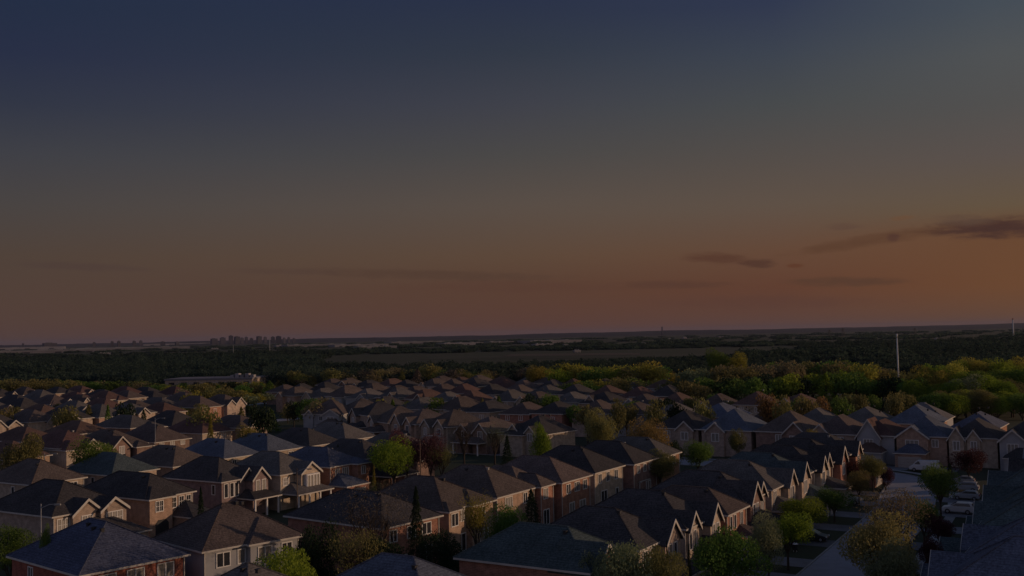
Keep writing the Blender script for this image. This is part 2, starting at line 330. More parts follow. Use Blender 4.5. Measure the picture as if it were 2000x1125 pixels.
# ------------------------------------------------------------------ houses
class House:
    """footprint x in [-a, 0], y in [0, b]; the corner at the origin is the one nearest the camera on the sunny side"""
    def __init__(s, x, y, rz, a, b, wall, roof, eave=5.9, pitch=.62, oh=.45, name='house'):
        s.o = bpy.data.objects.new(name, None); COL.objects.link(s.o)
        s.o.location = (x, y, 0); s.o.rotation_euler = (0, 0, rz); s.o.empty_display_size = .5
        s.a, s.b, s.e, s.p, s.oh = a, b, eave, pitch, oh
        s.wall, s.roof = MT[wall], MT['roof_' + roof]
        s.W, s.Rf, s.T = MB(), MB(), MB(); s.k = 0; s.extra = []
        s.block(-a, 0, 0, b, eave)
    def block(s, x0, x1, y0, y1, e, z0=0, p=None, oh=None):
        oh = s.oh if oh is None else oh; k = s.k * .004; s.k += 1
        s.W.box(x0 + k, x1 - k, y0 + k, y1 - k, z0, e - .2 - k)
        s.T.box(x0 - oh + k, x1 + oh - k, y0 - oh + k, y1 + oh - k, e - .2 - k, e - k)
        s.Rf.hip(x0 - oh + .03, x1 + oh - .03, y0 - oh + .03, y1 + oh - .03, e + .002 - k, p or s.p)
    def T2(s, side, al, out, z):
        """point on a face: al along the face, out from the face"""
        if side == 'E': return (out, al, z)
        if side == 'W': return (-s.a - out, al, z)
        if side == 'S': return (al, -out, z)
        return (al, s.b + out, z)
    def gable(s, side, c, w, proj=.5, e=None, gp=.85, z0=0, wall=True, oh=.35, lens=None):
        e = s.e if e is None else e; k = s.k * .004; s.k += 1
        h = w / 2 * gp; back = lens or (h / s.p + .6); hw = w / 2
        q = lambda al, out, z: s.T2(side, al, out, z)
        ez = e - .2 - k
        if wall and proj > .05:
            p = [q(c - hw, -.3, z0), q(c + hw, -.3, z0), q(c + hw, proj, z0), q(c - hw, proj, z0),
                 q(c - hw, -.3, ez), q(c + hw, -.3, ez), q(c + hw, proj, ez), q(c - hw, proj, ez)]
            s.W.add(p, [(0, 1, 2, 3), (4, 7, 6, 5), (0, 4, 5, 1), (1, 5, 6, 2), (2, 6, 7, 3), (3, 7, 4, 0)])
        # pediment
        pr = proj + .003
        p = [q(c - hw, pr, ez), q(c + hw, pr, ez), q(c, pr, ez + h + .05), q(c - hw, pr - .2, ez), q(c + hw, pr - .2, ez), q(c, pr - .2, ez + h + .05)]
        s.W.add(p, [(0, 1, 2), (5, 4, 3), (0, 3, 4, 1), (1, 4, 5, 2), (2, 5, 3, 0)])
        # slopes (thick sheets) and rake boards
        for sg in (-1, 1):
            a0, a1 = c + sg * (hw + oh), c
            za = e - oh * gp; zr = e + h; th = .14; fo = proj + oh
            p = [q(a0, fo, za), q(a1, fo, zr), q(a1, -back, zr), q(a0, -back, za),
                 q(a0, fo, za - th), q(a1, fo, zr - th), q(a1, -back, zr - th), q(a0, -back, za - th)]
            s.Rf.add(p, [(0, 1, 2, 3), (7, 6, 5, 4), (0, 4, 5, 1), (1, 5, 6, 2), (2, 6, 7, 3), (3, 7, 4, 0)])
            f1 = fo + .05; d = .34
            p = [q(a0, f1, za + .03), q(a1, f1, zr + .03), q(a1, f1, zr - d), q(a0, f1, za - d),
                 q(a0, fo + .002, za + .03), q(a1, fo + .002, zr + .03), q(a1, fo + .002, zr - d), q(a0, fo + .002, za - d)]
            s.T.add(p, [(0, 1, 2, 3), (7, 6, 5, 4), (0, 4, 5, 1), (1, 5, 6, 2), (2, 6, 7, 3), (3, 7, 4, 0)])
    def win(s, side, pos, z, w=1.1, h=1.4, **k):
        k.setdefault('glass', random.choice(['glass', 'glass', 'curtain']))
        return window(s.o, side, pos, z, w, h, s.a, s.b, **k)
    def porch(s, side, c, w, d, z=2.9, posts=2, walls=False):
        """low hipped roof before a face, on posts or over a garage"""
        q = lambda al, out, zz: s.T2(side, al, out, zz)
        rf = MB(); oh = .3; p = .42
        o = [q(c - w / 2 - oh, d + oh, z), q(c + w / 2 + oh, d + oh, z), q(c + w / 2 + oh, .01, z), q(c - w / 2 - oh, .01, z),
             q(c - w / 2 + d * .55, .01, z + d * p), q(c + w / 2 - d * .55, .01, z + d * p)]
        rf.add(o, [(0, 1, 5, 4), (1, 2, 5), (3, 0, 4), (0, 3, 2, 1), (2, 3, 4, 5)])
        r = rf.build('porch_roof', s.roof, s.o)
        t = MB(); bx = [q(c - w / 2 - oh, d + oh, z), q(c + w / 2 + oh, .01, z)]
        xs = sorted((bx[0][0], bx[1][0])); ys = sorted((bx[0][1], bx[1][1]))
        t.box(xs[0] - .03, xs[1] + .03, ys[0] - .03, ys[1] + .03, z - .2, z - .003); t.build('porch_trim', MT['trim'], r)
        if walls:
            b = MB(); bx = [q(c - w / 2, d, z), q(c + w / 2, .005, z)]; xs = sorted((bx[0][0], bx[1][0])); ys = sorted((bx[0][1], bx[1][1]))
            b.box(xs[0], xs[1], ys[0], ys[1], 0, z - .2); b.build('garage', s.wall, s.o)
        else:
            for i in range(posts):
                al = c - w / 2 + .15 + (w - .3) * i / max(1, posts - 1)
                x, y, _ = q(al, d - .12, 0); b = MB(); b.box(x - .12, x + .12, y - .12, y + .12, 0, z - .2); b.build('porch_post', MT['white'], s.o)
    def garage_door(s, side, c, w=4.6, h=2.2, out=0):
        b = MB(); q = lambda al, o, z: s.T2(side, al, o, z)
        n = 4
        for i in range(n):
            p0 = q(c - w / 2, out + .01, h * i / n + .02); p1 = q(c + w / 2, out + .07, h * (i + 1) / n - .02)
            b.box(min(p0[0], p1[0]), max(p0[0], p1[0]), min(p0[1], p1[1]), max(p0[1], p1[1]), p0[2], p1[2])
        b.build('garage_door', MT['door'], s.o)
    def vents(s, n=2, chimney=False):
        z = s.e + min(s.a, s.b) / 2 * s.p
        for i in range(n):
            b = MB(); x = -s.a * .3 - i * 1.7; y = s.b / 2 + random.choice([-1, 1]) * random.uniform(.5, 1.2)
            zz = s.e + (min(y, s.b - y) + s.oh) * s.p
            b.box(x - .16, x + .16, y - .16, y + .16, zz - .1, zz + .2); b.box(x - .22, x + .22, y - .22, y + .22, zz + .202, zz + .26)
            b.build('roof_vent', MT['dark'] if random.random() < .9 else MT['metal'], s.o)
        if chimney:
            b = MB(); x = -s.a * .45; b.box(x - .45, x + .45, s.b - .3, s.b + .6, 0, z + .6); b.box(x - .52, x + .52, s.b - .37, s.b + .67, z + .602, z + .75)
            b.build('chimney', s.wall, s.o)
    def done(s, label, group=None, cat='house'):
        x, y, _ = s.o.location
        if math.hypot(x, y) < 185:
            z0, r = s.e, MB(); L, w = max(s.a, s.b), min(s.a, s.b)   # ridge and hip caps
            X0, X1, Y0, Y1 = -s.a - s.oh, s.oh, -s.oh, s.b + s.oh; h = (min(X1 - X0, Y1 - Y0)) / 2; zt = z0 + h * s.p + .03
            q = [(X0 + h, (Y0 + Y1) / 2, zt), (X1 - h, (Y0 + Y1) / 2, zt)] if s.a >= s.b else [((X0 + X1) / 2, Y0 + h, zt), ((X0 + X1) / 2, Y1 - h, zt)]
            z0 += .03
            cs = [((X0, Y0, z0), q[0]), ((X0, Y1, z0), q[0] if s.a >= s.b else q[1]), ((X1, Y0, z0), q[1] if s.a >= s.b else q[0]), ((X1, Y1, z0), q[1]), (q[0], q[1])]
            for a_, b_ in cs: r.cyl(a_, b_, .07, .07, 4)
            r.build('ridge_cap', s.roof, s.o)
            for yy in (.08, s.b - .08):
                d = MB(); d.box(.01, .1, yy - .05, yy + .05, 0, s.e - .2); d.build('downpipe', MT['trim'], s.o)
        s.W.build('wall', s.wall, s.o); s.Rf.build('roof', s.roof, s.o); s.T.build('eave_trim', MT['trim'], s.o)
        tag(s.o, label, cat, group); return s.o
HOUSES = []
def place(h, label, group=None): HOUSES.append(h.done(label, group)); return h

# ------------------------------------------------------------------ ground, roads
g = MB(); g.add([(-14000, -300, 0), (14000, -300, 0), (30000, 42000, 0), (-30000, 42000, 0)], [(0, 1, 2, 3)])
gm = mat('ground_turf', (.036, .05, .026), (.05, .05, .032), scale=.012, rough=1, detail=10)
struct('ground', g, gm)
def strip(pts, w0, w1, z, thick=0.0):
    """ribbon along pts (x, y) between offsets w0 and w1 (left negative)"""
    mb = MB(); P = [Vector((p[0], p[1])) for p in pts]; n = len(P); L = []; Q = []
    for i in range(n):
        d = (P[min(i + 1, n - 1)] - P[max(i - 1, 0)]).normalized(); nr = Vector((d.y, -d.x))
        L.append(P[i] + nr * w0); Q.append(P[i] + nr * w1)
    if not thick:
        mb.add([(*p, z) for p in L] + [(*p, z) for p in Q], [(i, n + i, n + i + 1, i + 1) for i in range(n - 1)])
    else:
        vs = [(*p, z) for p in L] + [(*p, z) for p in Q] + [(*p, z + thick) for p in L] + [(*p, z + thick) for p in Q]
        fs = []
        for i in range(n - 1):
            fs += [(2 * n + i, 3 * n + i, 3 * n + i + 1, 2 * n + i + 1), (i, 2 * n + i, 2 * n + i + 1, i + 1), (n + i, n + i + 1, 3 * n + i + 1, 3 * n + i)]
        fs += [(0, n, 3 * n, 2 * n), (n - 1, 3 * n - 1, 4 * n - 1, 2 * n - 1)]
        mb.add(vs, fs)
    return mb
def rc(t): return float(np.interp(t, [60, 115, 163, 186], [-29.5, -30, -31.6, -34.6]))
path = [(rc(t), t) for t in range(20, 188, 8)]
S0, RC = -34.8, 20
for i in range(0, 10):
    a = R(90) * i / 9; path.append((S0 - RC + RC * math.cos(a), 188 + RC * math.sin(a)))
path += [(S0 - RC - 12 * i, 208) for i in range(1, 18)]
WP = [st(*p) for p in path]
struct('road', strip(WP, -4.2, 4.2, .02), MT['asphalt'])
struct('kerb', strip(WP, -4.4, -4.2, .0, .13), MT['concrete'])
struct('kerb', strip(WP, 4.2, 4.4, .0, .13), MT['concrete'])
struct('sidewalk', strip(WP, 6.2, 7.6, .05), MT['concrete'])
for s_, t0, t1 in ((-105, 40, 203), (-181, 60, 330), (-258, 90, 420), (-335, 110, 500)):
    struct('road', strip([st(s_, t0 + (t1 - t0) * i / 10) for i in range(11)], -4, 4, .016), MT['asphalt'])
#@@HOUSES
# ------------------------------------------------------------------ houses near the camera, placed by row (s, t)
def HS(s, t, a, b, wall, roof, drz=0, **k):
    x, y = st(s, t); return House(x, y, ROT + R(drz), a, b, wall, roof, **k)
G_C = 'houses backing onto the yards left of the street'
# --- bottom left
h = House(-42.0, 99.5, ROT - R(9), 14.8, 11.2, 'redbrick', 'navy', pitch=.6)
h.block(-17.0, -9.5, 3.4, 9.4, 5.9, p=.5)
for y_ in (2.7, 5.7, 9.0): h.win('E', y_, 4.0, 1.7, 1.35, glass='curtain')
h.win('E', 2.6, 1.0, 1.6, 1.3); h.win('E', 7.2, .1, 1.8, 2.1); h.vents(3)
h.win('S', -10.5, 4.1, .9, 1.1)
place(h, 'red brick house with a blue shingle hip roof in the bottom left corner')
h = HS(-121, 97.5, 15.5, 8.4, 'pink', 'charcoal')
h.block(-4, .8, .02, 4.0, 5.9, p=.6)
h.win('E', 1.7, 4.0, 1.2, 1.4, x_off=.8, bars=True, glass='glass'); 
for y_ in (4.9, 6.3, 7.6): h.win('E', y_, 4.0, .8, 1.4, bars=True, mull=0, glass='glass')
b_ = MB(); b_.box(.801, .86, 1.0, 3.3, 0, 2.2); b_.add([(.801, 1.0, 2.2), (.801, 1.5, 2.75), (.801, 2.8, 2.75), (.801, 3.3, 2.2), (.86, 1.0, 2.2), (.86, 1.5, 2.75), (.86, 2.8, 2.75), (.86, 3.3, 2.2)], [(3, 2, 1, 0), (4, 5, 6, 7), (0, 1, 5, 4), (1, 2, 6, 5), (2, 3, 7, 6)])
b_.build('entrance_arch_shade', MT['dark'], h.o)  # solid dark slab standing in for the shade inside the open arch
h.porch('E', 6.9, 4.5, 4.5, z=2.9, walls=True); h.garage_door('E', 6.9, 3.8, out=4.5)
h.win('S', -13, 4.2, .8, 1.1, mull=0); h.win('S', -9.5, 4.6, .7, .7, mull=0); h.win('S', -8.4, 4.4, .5, .9, mull=0); h.vents(1)
place(h, 'pink brick house with black hip roof, arched entrance and small-paned upper windows')
h = House(-33.2, 109.5, ROT - R(13), 10.5, 11.8, 'siding', 'brown', pitch=.66)
h.block(-6, .7, 5.2, 11.2, 5.9, p=.62)
h.win('E', 2.3, 3.9, 1.5, 1.4, glass='glass'); h.win('E', 4.5, 3.9, .8, 1.4, mull=0, glass='curtain'); h.win('E', 7.0, 3.9, 1.6, 1.4, x_off=.7); h.win('E', 9.8, 3.9, 1.2, 1.4, x_off=.7)
h.win('E', 2.5, .2, 1.8, 2.1); h.vents(2); h.win('S', -6, 4.2, .8, 1.0)
place(h, 'grey sided house with a brown hip roof just right of the blue roof')
# --- far left edge, front row with gables
h = HS(-120.5, 82.6, 15, 10.6, 'tan', 'charcoal')
h.gable('E', 4.6, 4.2, .6, gp=.8); h.gable('E', 8.3, 4.0, 1.2, gp=.72)
h.win('E', 1.5, 3.8, 1.7, 1.5, mull=2, bars=True); h.win('E', 4.6, 3.8, 1.5, 1.5, x_off=.6, bars=True); h.win('E', 8.4, 3.8, 2.4, 1.5, x_off=1.2, mull=2, bars=True)
h.porch('E', 6.5, 8, 5.5, z=2.9, walls=True); h.garage_door('E', 6.5, 4.8, out=5.5)
place(h, 'tan house with two white-edged gables and wide porch roof at the left edge')
# --- front row facing right, second line of houses
h = HS(-125.2, 114.6, 12.5, 8.3, 'purple', 'charcoal', pitch=.68)
h.block(-7, 0.9, .02, 3.6, 5.9, p=.5); h.gable('E', 6.7, 3.4, 2.6, gp=1.0); h.gable('E', 5.4, 3.2, 1.0, gp=1.0)
for y_ in (.9, 2.1, 3.1): h.win('E', y_, 3.3, .7, 2.1, x_off=.9, mull=0)
h.win('E', 6.1, 3.7, .7, 1.7, x_off=2.6, mull=0); h.win('E', 7.4, 3.7, .7, 1.7, x_off=2.6, mull=0); h.win('S', -.9, 3.8, .6, 1.4, mull=0)
h.porch('E', 6.2, 5.4, 4.6, z=2.9, posts=3)
place(h, 'beige and purple brick house with tall dark hip roof and twin peaked gable')
h = HS(-121.5, 124.6, 13, 9.0, 'beige', 'grey')
h.gable('E', 5.7, 4.6, 1.5, gp=.72)
h.win('E', 1.3, 4.0, 1.1, 1.2, bars=True); b_ = MB(); b_.box(1.5, 2.1, 4.1, 7.3, 2.6, 5.5); b_.build('bay', MT['white'], h.o)
for y_ in (4.6, 5.3, 6.1, 6.8): h.win('E', y_, 3.3, .5, 2.0, x_off=2.1, mull=0, glass='curtain')
h.porch('E', 4.5, 8.0, 3.6, z=2.8, posts=4); h.garage_door('E', 5.5, 4.2)
place(h, 'beige house with one gable over a tall white bay window and long front porch')
h = HS(-120.5, 135.6, 13.5, 8.6, 'orange', 'blue', pitch=.58)
h.block(-5, 1.6, 5.6, 8.6, 5.9, p=.5)
h.win('E', 2.0, 3.8, 1.0, 1.5); h.win('E', 4.1, 3.8, 1.5, 1.5, mull=2, glass='curtain'); h.win('E', 7.1, 4.0, 1.0, 1.3, x_off=1.6, glass='curtain')
b_ = MB(); b_.box(1.601, 1.66, 6.3, 7.9, 0, 2.4); b_.build('entrance_arch_shade', MT['dark'], h.o)  # dark slab painted as the shade of the doorway opening
h.porch('E', 2.6, 5.6, 4.0, z=2.8, walls=True); h.garage_door('E', 2.6, 4.2, out=4.0); h.vents(2)
place(h, 'orange brick house with grey-blue hip roof and arched doorway in its right wing')
h = HS(-122.5, 147.6, 14, 8.8, 'brownbrick', 'charcoal')
h.gable('E', 4.4, 3.8, 1.4, gp=.95)
h.win('E', 4.4, 3.7, 1.0, 1.6, x_off=1.4, mull=1, glass='curtain'); h.win('E', 7.4, 3.9, .7, 1.4, mull=1, glass='curtain')
h.porch('E', 5.0, 7.6, 5.5, z=2.7, walls=False, posts=3); h.garage_door('E', 5.4, 4.4); h.vents(1)
place(h, 'brown brick house with one gable above a dark porch roof, beside a bright green tree')
h = HS(-122, 159.5, 14, 9.0, 'brownbrick', 'grey'); h.gable('E', 3.4, 3.8, 1.2, gp=.9); h.win('E', 3.4, 3.8, 1.1, 1.5, x_off=1.2); h.vents(1)
place(h, 'grey-roofed brown house partly behind the bright green tree left of centre')
# --- back row left (lit back walls)
B3 = [(-151, 99.8, 13, 9.4, 'beige', 'brown', 'beige house with brown hip roof at the left edge, behind the two-gabled tan house'),
      (-148.3, 112.6, 13, 9.2, 'beige', 'teal', 'beige house with a teal-grey hip roof behind the black-roofed pink house'),
      (-147.7, 124.9, 14, 9.2, 'tan', 'brown', 'tan house whose brown hip roof rises just left of the tall black hip roof'),
      (-148.4, 137.4, 14, 9.2, 'beige', 'blue', 'beige house with blue-grey hip roof behind the twin-gabled purple and beige house'),
      (-148.4, 148.8, 14, 9.2, 'tan', 'blue', 'tan house with blue-grey hip roof and sunlit right slope beneath the small bright shrub'),
      (-148.0, 160.4, 14, 9.6, 'beige', 'charcoal', 'dark hip-roofed house with a white skylight strip left of centre'),
      (-148.6, 172.4, 15, 10, 'tan', 'grey', 'wide grey-roofed house left of centre, in front of the garage house with white gables')]
for s_, t_, a_, b_, w_, r_, l_ in B3:
    h = HS(s_, t_, a_, b_, w_, r_); n = 2 if r_ != 'brown' else 3
    for i in range(n): h.win('E', b_ * (i + .7) / (n + .4), 4.0, random.choice([.9, 1.2]), 1.3)
    h.win('E', 2.2, .2, 1.7, 2.0); h.win('S', -5, 4.2, .7, 1.0, mull=0); h.vents(2); place(h, l_, 'houses behind the second line of fronts')
# --- centre row with sunlit back walls (s about -76)
h = HS(-76.2, 94.6, 16.5, 10.0, 'orange', 'charcoal', drz=-6, pitch=.56)
for y_, w_ in ((1.9, 1.1), (5.0, 1.3), (7.7, 1.5)): h.win('E', y_, 4.0, w_, 1.3)
h.win('E', 7.6, .2, 1.9, 2.3, glass='glass'); h.win('E', 3.5, .9, 1.2, 1.2); h.vents(3)
place(h, 'large dark hip-roofed house with orange brick wall behind a bare tree')
h = HS(-76.3, 107.2, 14, 10.4, 'pink', 'brown', pitch=.6); h.block(-5, .8, 0.02, 2.6, 5.9, p=.55); h.block(-5, .85, 5.2, 10.3, 5.9, p=.55)
h.win('E', 1.3, 3.9, 1.4, 1.5, x_off=.8); h.win('E', 3.9, 4.0, 1.1, 1.3, glass='curtain'); h.win('E', 7.6, 4.0, 1.2, 1.3, x_off=.85)
h.win('E', 3.9, .2, 1.8, 2.1); h.win('E', 8.0, .2, 1.8, 2.1, x_off=.85); h.vents(4)
place(h, 'pink brick house with brown roof dotted by four vents behind the dark spruce')
h = HS(-76.1, 119.4, 14, 10.2, 'pink', 'brown', pitch=.62); h.win('E', 3.2, 4.0, 1.8, 1.4, mull=2); h.win('E', 7.7, 4.0, 1.0, 1.4); h.win('E', 3.2, .2, 1.8, 2.1); h.vents(3)
place(h, 'pink brick house with one large sunlit brown slope and a four-pane back window')
h = HS(-75.4, 130.3, 13, 3.8, 'orange', 'brown', pitch=.66); h.block(-12.5, -2.5, -1.6, 5.5, 5.8); h.win('E', 1.5, 4.0, 1.2, 1.4); h.win('E', 1.6, .2, 1.6, 2.1)
place(h, 'narrow orange brick house with a small lit roof peak between two wide brown roofs')
h = HS(-74.6, 135.2, 14, 9.2, 'orange', 'brown', pitch=.62)
for y_, m in ((2.2, 1), (5.0, 2), (7.6, 1)): h.win('E', y_, 4.0, 1.2 if m == 1 else 1.5, 1.3, mull=m, glass='glass')
h.win('E', 3.2, .9, 1.5, 1.5, glass='curtain'); h.win('E', 6.7, .15, 1.8, 2.2, glass='curtain')
b_ = MB(); b_.box(.01, .3, 4.5, 4.7, .6, .9); h.vents(2)
place(h, 'orange brick house with three pairs of upper windows and white patio door')
h = HS(-74.9, 146.6, 14, 10.4, 'beige', 'charcoal', pitch=.62)
for y_ in (2.0, 4.9, 8.0): h.win('E', y_, 4.0, 1.1, 1.4, glass='glass')
h.win('E', 3.4, .1, 2.0, 2.5, glass='glass'); h.win('E', 8.2, 1.0, .9, 1.4, glass='glass', mull=0); h.vents(2)
place(h, 'pale beige house with dark left slope and three tall upper windows')
h = HS(-73.7, 158.8, 14, 9.5, 'brownbrick', 'charcoal', pitch=.62)
for y_ in (2.0, 4.6, 7.0): h.win('E', y_, 4.2, 1.0, 1.2, glass='glass')
h.win('E', 6.0, .2, 1.8, 2.1); h.vents(1); place(h, 'dark brick house with charcoal roof, last but one before the big orange tree')
h = HS(-73.4, 169.8, 14, 8.5, 'orange', 'grey', pitch=.62); h.win('E', 3, 4.1, 1, 1.3); h.win('E', 6, 4.1, 1, 1.3); h.vents(1)
place(h, 'orange brick house at the far end of the centre row beside the big orange tree')
# lower foreground roofs of the same block (only their roofs reach the picture)
for px, py, s_, t_, l_ in ((585, 1106, -74, 66.5, 'brown and grey roof peak cut by the bottom edge under the green bushes'), (770, 1082, -60, 73, 'dark blue-grey hip roof peeking over the bottom edge right of the bushes')):
    pass
x, y = at(585, 1104, 9.0); h = House(x - 3, y - 5.6, ROT, 9.5, 9.5, 'tan', 'grey'); h.vents(2); place(h, 'grey roof peak cut by the bottom edge beside green bushes')
x, y = at(796, 1083, 9.2); h = House(x + 2.2, y - 7.4, ROT, 13, 9.6, 'tan', 'blue'); h.vents(1); place(h, 'blue-grey hip roof over the bottom edge in the middle left')
# --- street row (s about -45), fronts with gables
def srow(t, b, wall, roof, gab, wins, label, s_=-44.6, a=13.5, porch=None, e=5.9, drz=0, gp=1.0, pitch=.62, vents=1, garage=True):
    h = HS(s_, t, a, b, wall, roof, eave=e, pitch=pitch, drz=drz)
    for c, w, pj in gab: h.gable('E', c, w, pj, gp=gp)
    for y_, xo, w_, h_, m in wins: h.win('E', y_, 5.35 - h_, w_, h_, x_off=xo, mull=m, glass=random.choice(['glass', 'curtain']))
    if porch:
        h.porch('E', porch[0], porch[1], porch[2], posts=3, walls=porch[3])
        if porch[3]: h.garage_door('E', porch[0], porch[1] - 1.2, out=porch[2])
    h.vents(vents); return place(h, label, 'houses lining the left side of the street')
srow(85.6, 9.0, 'orange', 'teal', [(2.6, 4.6, .6)], [(2.6, .6, 1.3, 1.5, 1), (6.5, 0, 1.2, 1.4, 1)], 'teal-grey roofed brick house with one gable at the bottom edge, nearest of the street row', a=14.5, porch=(5, 6, 3.5, True))
srow(96.6, 9.3, 'tan', 'charcoal', [(6.9, 4.2, 1.0)], [(1.8, 0, 1.1, 1.6, 1), (3.4, 0, .8, 1.6, 0), (6.1, 1.0, .8, 1.6, 0), (7.5, 1.0, .8, 1.6, 0)], 'tan house with half-sunlit charcoal hip roof and one gable behind the pale bushy trees', a=13, porch=(5, 7, 4, True))
srow(109.2, 9.6, 'beige', 'charcoal', [(1.9, 3.0, .35), (7.0, 3.4, 1.1)], [(.9, .35, .7, 1.9, 0), (2.2, .35, .7, 1.9, 0), (3.6, 0, .7, 1.9, 0), (6.3, 1.1, .7, 1.7, 0), (7.6, 1.1, .7, 1.7, 0)], 'beige house with grey sided flank and two sharp white-edged gables', a=14, porch=(6.4, 5.6, 4.4, False), gp=1.15)
srow(119.6, 7.2, 'orange', 'brown', [], [(1.6, 0, .7, 1.5, 0), (3.0, 0, .7, 1.5, 0), (5.4, 0, .9, 1.5, 1)], 'small orange brick house with plain brown hip roof right of the two sharp gables', s_=-43.4, a=12, porch=(5.0, 3.6, 2.5, False))
srow(129.0, 9.2, 'brownbrick', 'charcoal', [(2.6, 4.2, .9), (6.9, 3.2, .3)], [(2.0, .9, .7, 1.7, 0), (3.3, .9, .7, 1.7, 0), (7.0, .3, 1.1, 1.6, 1)], 'brick house with long white downpipe, a gable and a lit porch roof on white posts', a=14, porch=(3.4, 6.6, 4.2, False), gp=1.15)
srow(141.0, 9.4, 'tan', 'grey', [(7.0, 3.6, .9)], [(1.8, 0, 1.2, 1.7, 1), (6.4, .9, .6, 1.9, 0), (7.6, .9, .6, 1.9, 0)], 'tan house with grey roof whose lit slope is crossed by a gable shadow', a=14, porch=(3, 5, 4, True), gp=1.15)
srow(152.0, 9.2, 'beige', 'teal', [(3.0, 3.8, .9)], [(3.0, .9, 1.4, 1.8, 2), (7.4, 0, 1, 1.6, 1)], 'teal-roofed beige house with a flat-topped ridge and pointed gable facing the street', a=14, porch=(6, 5, 4, False), gp=1.2)
srow(163.0, 9.2, 'beige', 'charcoal', [(2.4, 3.4, .9), (6.7, 3.4, .5)], [(2.4, .9, 1.3, 1.8, 1), (6.7, .5, 1.2, 1.7, 1)], 'beige house with paired tall gables in the middle of the street row', a=14, porch=(5, 5, 4, True), gp=1.2)
h = srow(174.0, 9.4, 'orange', 'charcoal', [(3.0, 4.0, 1.2), (7.0, 3.0, .3)], [(3.0, 1.2, 1.4, 1.8, 2)], 'orange brick house with dark roof and a detached-looking garage gable toward the street', a=14, gp=1.2)
h.gable('E', 2.5, 5.2, 6.2, e=3.0, gp=.7)
srow(185.5, 9.4, 'orange', 'charcoal', [(3.2, 3.8, 1.0)], [(3.2, 1.0, 1.3, 1.8, 1)], 'farthest orange brick house of the street row, beside the yellow sapling', a=14, porch=(5, 6, 4, True), gp=1.1)
# --- right side of the street (their backs and blue-grey roofs)
def qrow(t, b, a, roof, label, s_=-17.5, blocks=(), e=5.9, pitch=.62, wall='tan', drz=0):
    x, y = st(s_ + a, t); h = House(x, y, ROT + R(drz), a, b, wall, roof, eave=e, pitch=pitch)
    for bl in blocks: h.block(*bl[:5], p=bl[5])
    h.win('W', b * .3, 4.0, 1.3, 1.3); h.win('W', b * .72, 4.0, 1.1, 1.3); h.win('S', -a * .4, 4.1, .8, 1.1)
    h.vents(3); return place(h, label, 'houses on the right side of the street')
Q = [(76, 'blue', -14.6, 'blue-grey roof filling the bottom right corner'), (90.5, 'blue', -15.4, 'blue-grey roof with low white-edged garage gable near the bottom right corner'),
     (105, 'blue', -15, 'blue-grey roofed house with two white-edged gables at bottom right'), (120, 'teal', -15.6, 'teal-grey roofed house with pale porch trim at the right edge'),
     (135, 'teal', -16.2, 'broad teal-grey hip roof beside the white parked car at right'), (151, 'teal', -17.8, 'teal hip roof at the right edge above the parked cars'),
     (166, 'charcoal', -16.5, 'dark roofed house at the right edge behind the maroon tree'), (181, 'blue', -16, 'blue-grey roofed house farthest up the right side of the street')]
for t_, rf, s_, lb in Q:
    x, y = st(s_ + 15.5, t_); h = House(x, y, ROT + R(random.uniform(-2, 2)), 15.5, 11.4, 'tan', rf, pitch=random.uniform(.56, .7), eave=random.uniform(5.6, 6.1))
    h.gable('W', 8.4, 3.8, 1.0, gp=1.0); go = 4.0 if t_ < 125 else (2.5 if t_ < 150 else 1.2); h.gable('W', 3.4, 5.0, go, e=3.0, gp=.62)
    h.win('W', 8.4, 3.7, 1.3, 1.5, x_off=-1.0); h.win('W', 3.2, 4.0, 1.3, 1.3); h.win('S', -9, 4.1, .8, 1.1); h.garage_door('W', 3.4, 4.2, out=go)
    h.vents(2); place(h, lb, 'houses on the right side of the street')

# ------------------------------------------------------------------ rows further off
def filler(x, y, rz, a, b, face, roof, wall, far, gabs=None, e=None):
    h = House(x, y, rz, a, b, wall, roof, eave=e or random.uniform(5.2, 6.4), pitch=random.uniform(.52, .7))
    if face in 'EW' and random.random() < .55:
        k = random.uniform(.35, .6); y0 = 0.02 if random.random() < .5 else b * (1 - k) - .02; h.block(-a * random.uniform(.3, .6), random.uniform(.8, 2.4), y0, y0 + b * k, h.e - random.uniform(.1, .5), p=random.uniform(.45, .65))
    if face == 'S' and random.random() < .4:
        k = random.uniform(.35, .6); x0 = -a + .02 if random.random() < .5 else -a * k - .02; h.block(x0, x0 + a * k, -random.uniform(.8, 2.4), b * .5, h.e - random.uniform(.1, .5), p=random.uniform(.45, .65))
    L = b if face in 'EW' else a
    off = 0 if face in 'EW' else -a
    if gabs is None:
        gabs = random.choice([[.25], [.72], [.25, .73], [.3], [.5]])
    for q in gabs: 
        w = random.uniform(3.2, 4.6); pj = random.uniform(.4, 1.4); h.gable(face, off + L * q, w, pj, gp=random.uniform(.75, 1.15))
        if not far: h.win(face, off + L * q, 3.7, 1.2, 1.6, x_off=(pj if face == 'E' else -pj), pane=True, mull=random.choice([1, 2]))
    if not gabs:
        for q in ((.25, .7) if far else (.2, .5, .8)): h.win(face, off + L * q, 4.0, 1.1, 1.3, pane=not far)
    elif far and random.random() < .5: h.win(face, off + L * (1 - gabs[0]), 4, 1.1, 1.3, pane=False)
    if not far and random.random() < .7 and gabs: h.porch(face, off + L * .5, L * .7, 3.5, posts=2, walls=random.random() < .5)
    if not far or random.random() < .3: h.vents(1 if far else 2)
    return h
RC_ = ['brown', 'brown', 'red', 'grey', 'charcoal', 'charcoal', 'brown']
WC_ = ['beige', 'tan', 'pink', 'orange', 'brownbrick', 'beige']
COLN = {'brown': 'brown', 'red': 'red-brown', 'grey': 'grey', 'charcoal': 'charcoal', 'blue': 'blue-grey', 'teal': 'teal-grey', 'pale': 'pale grey'}
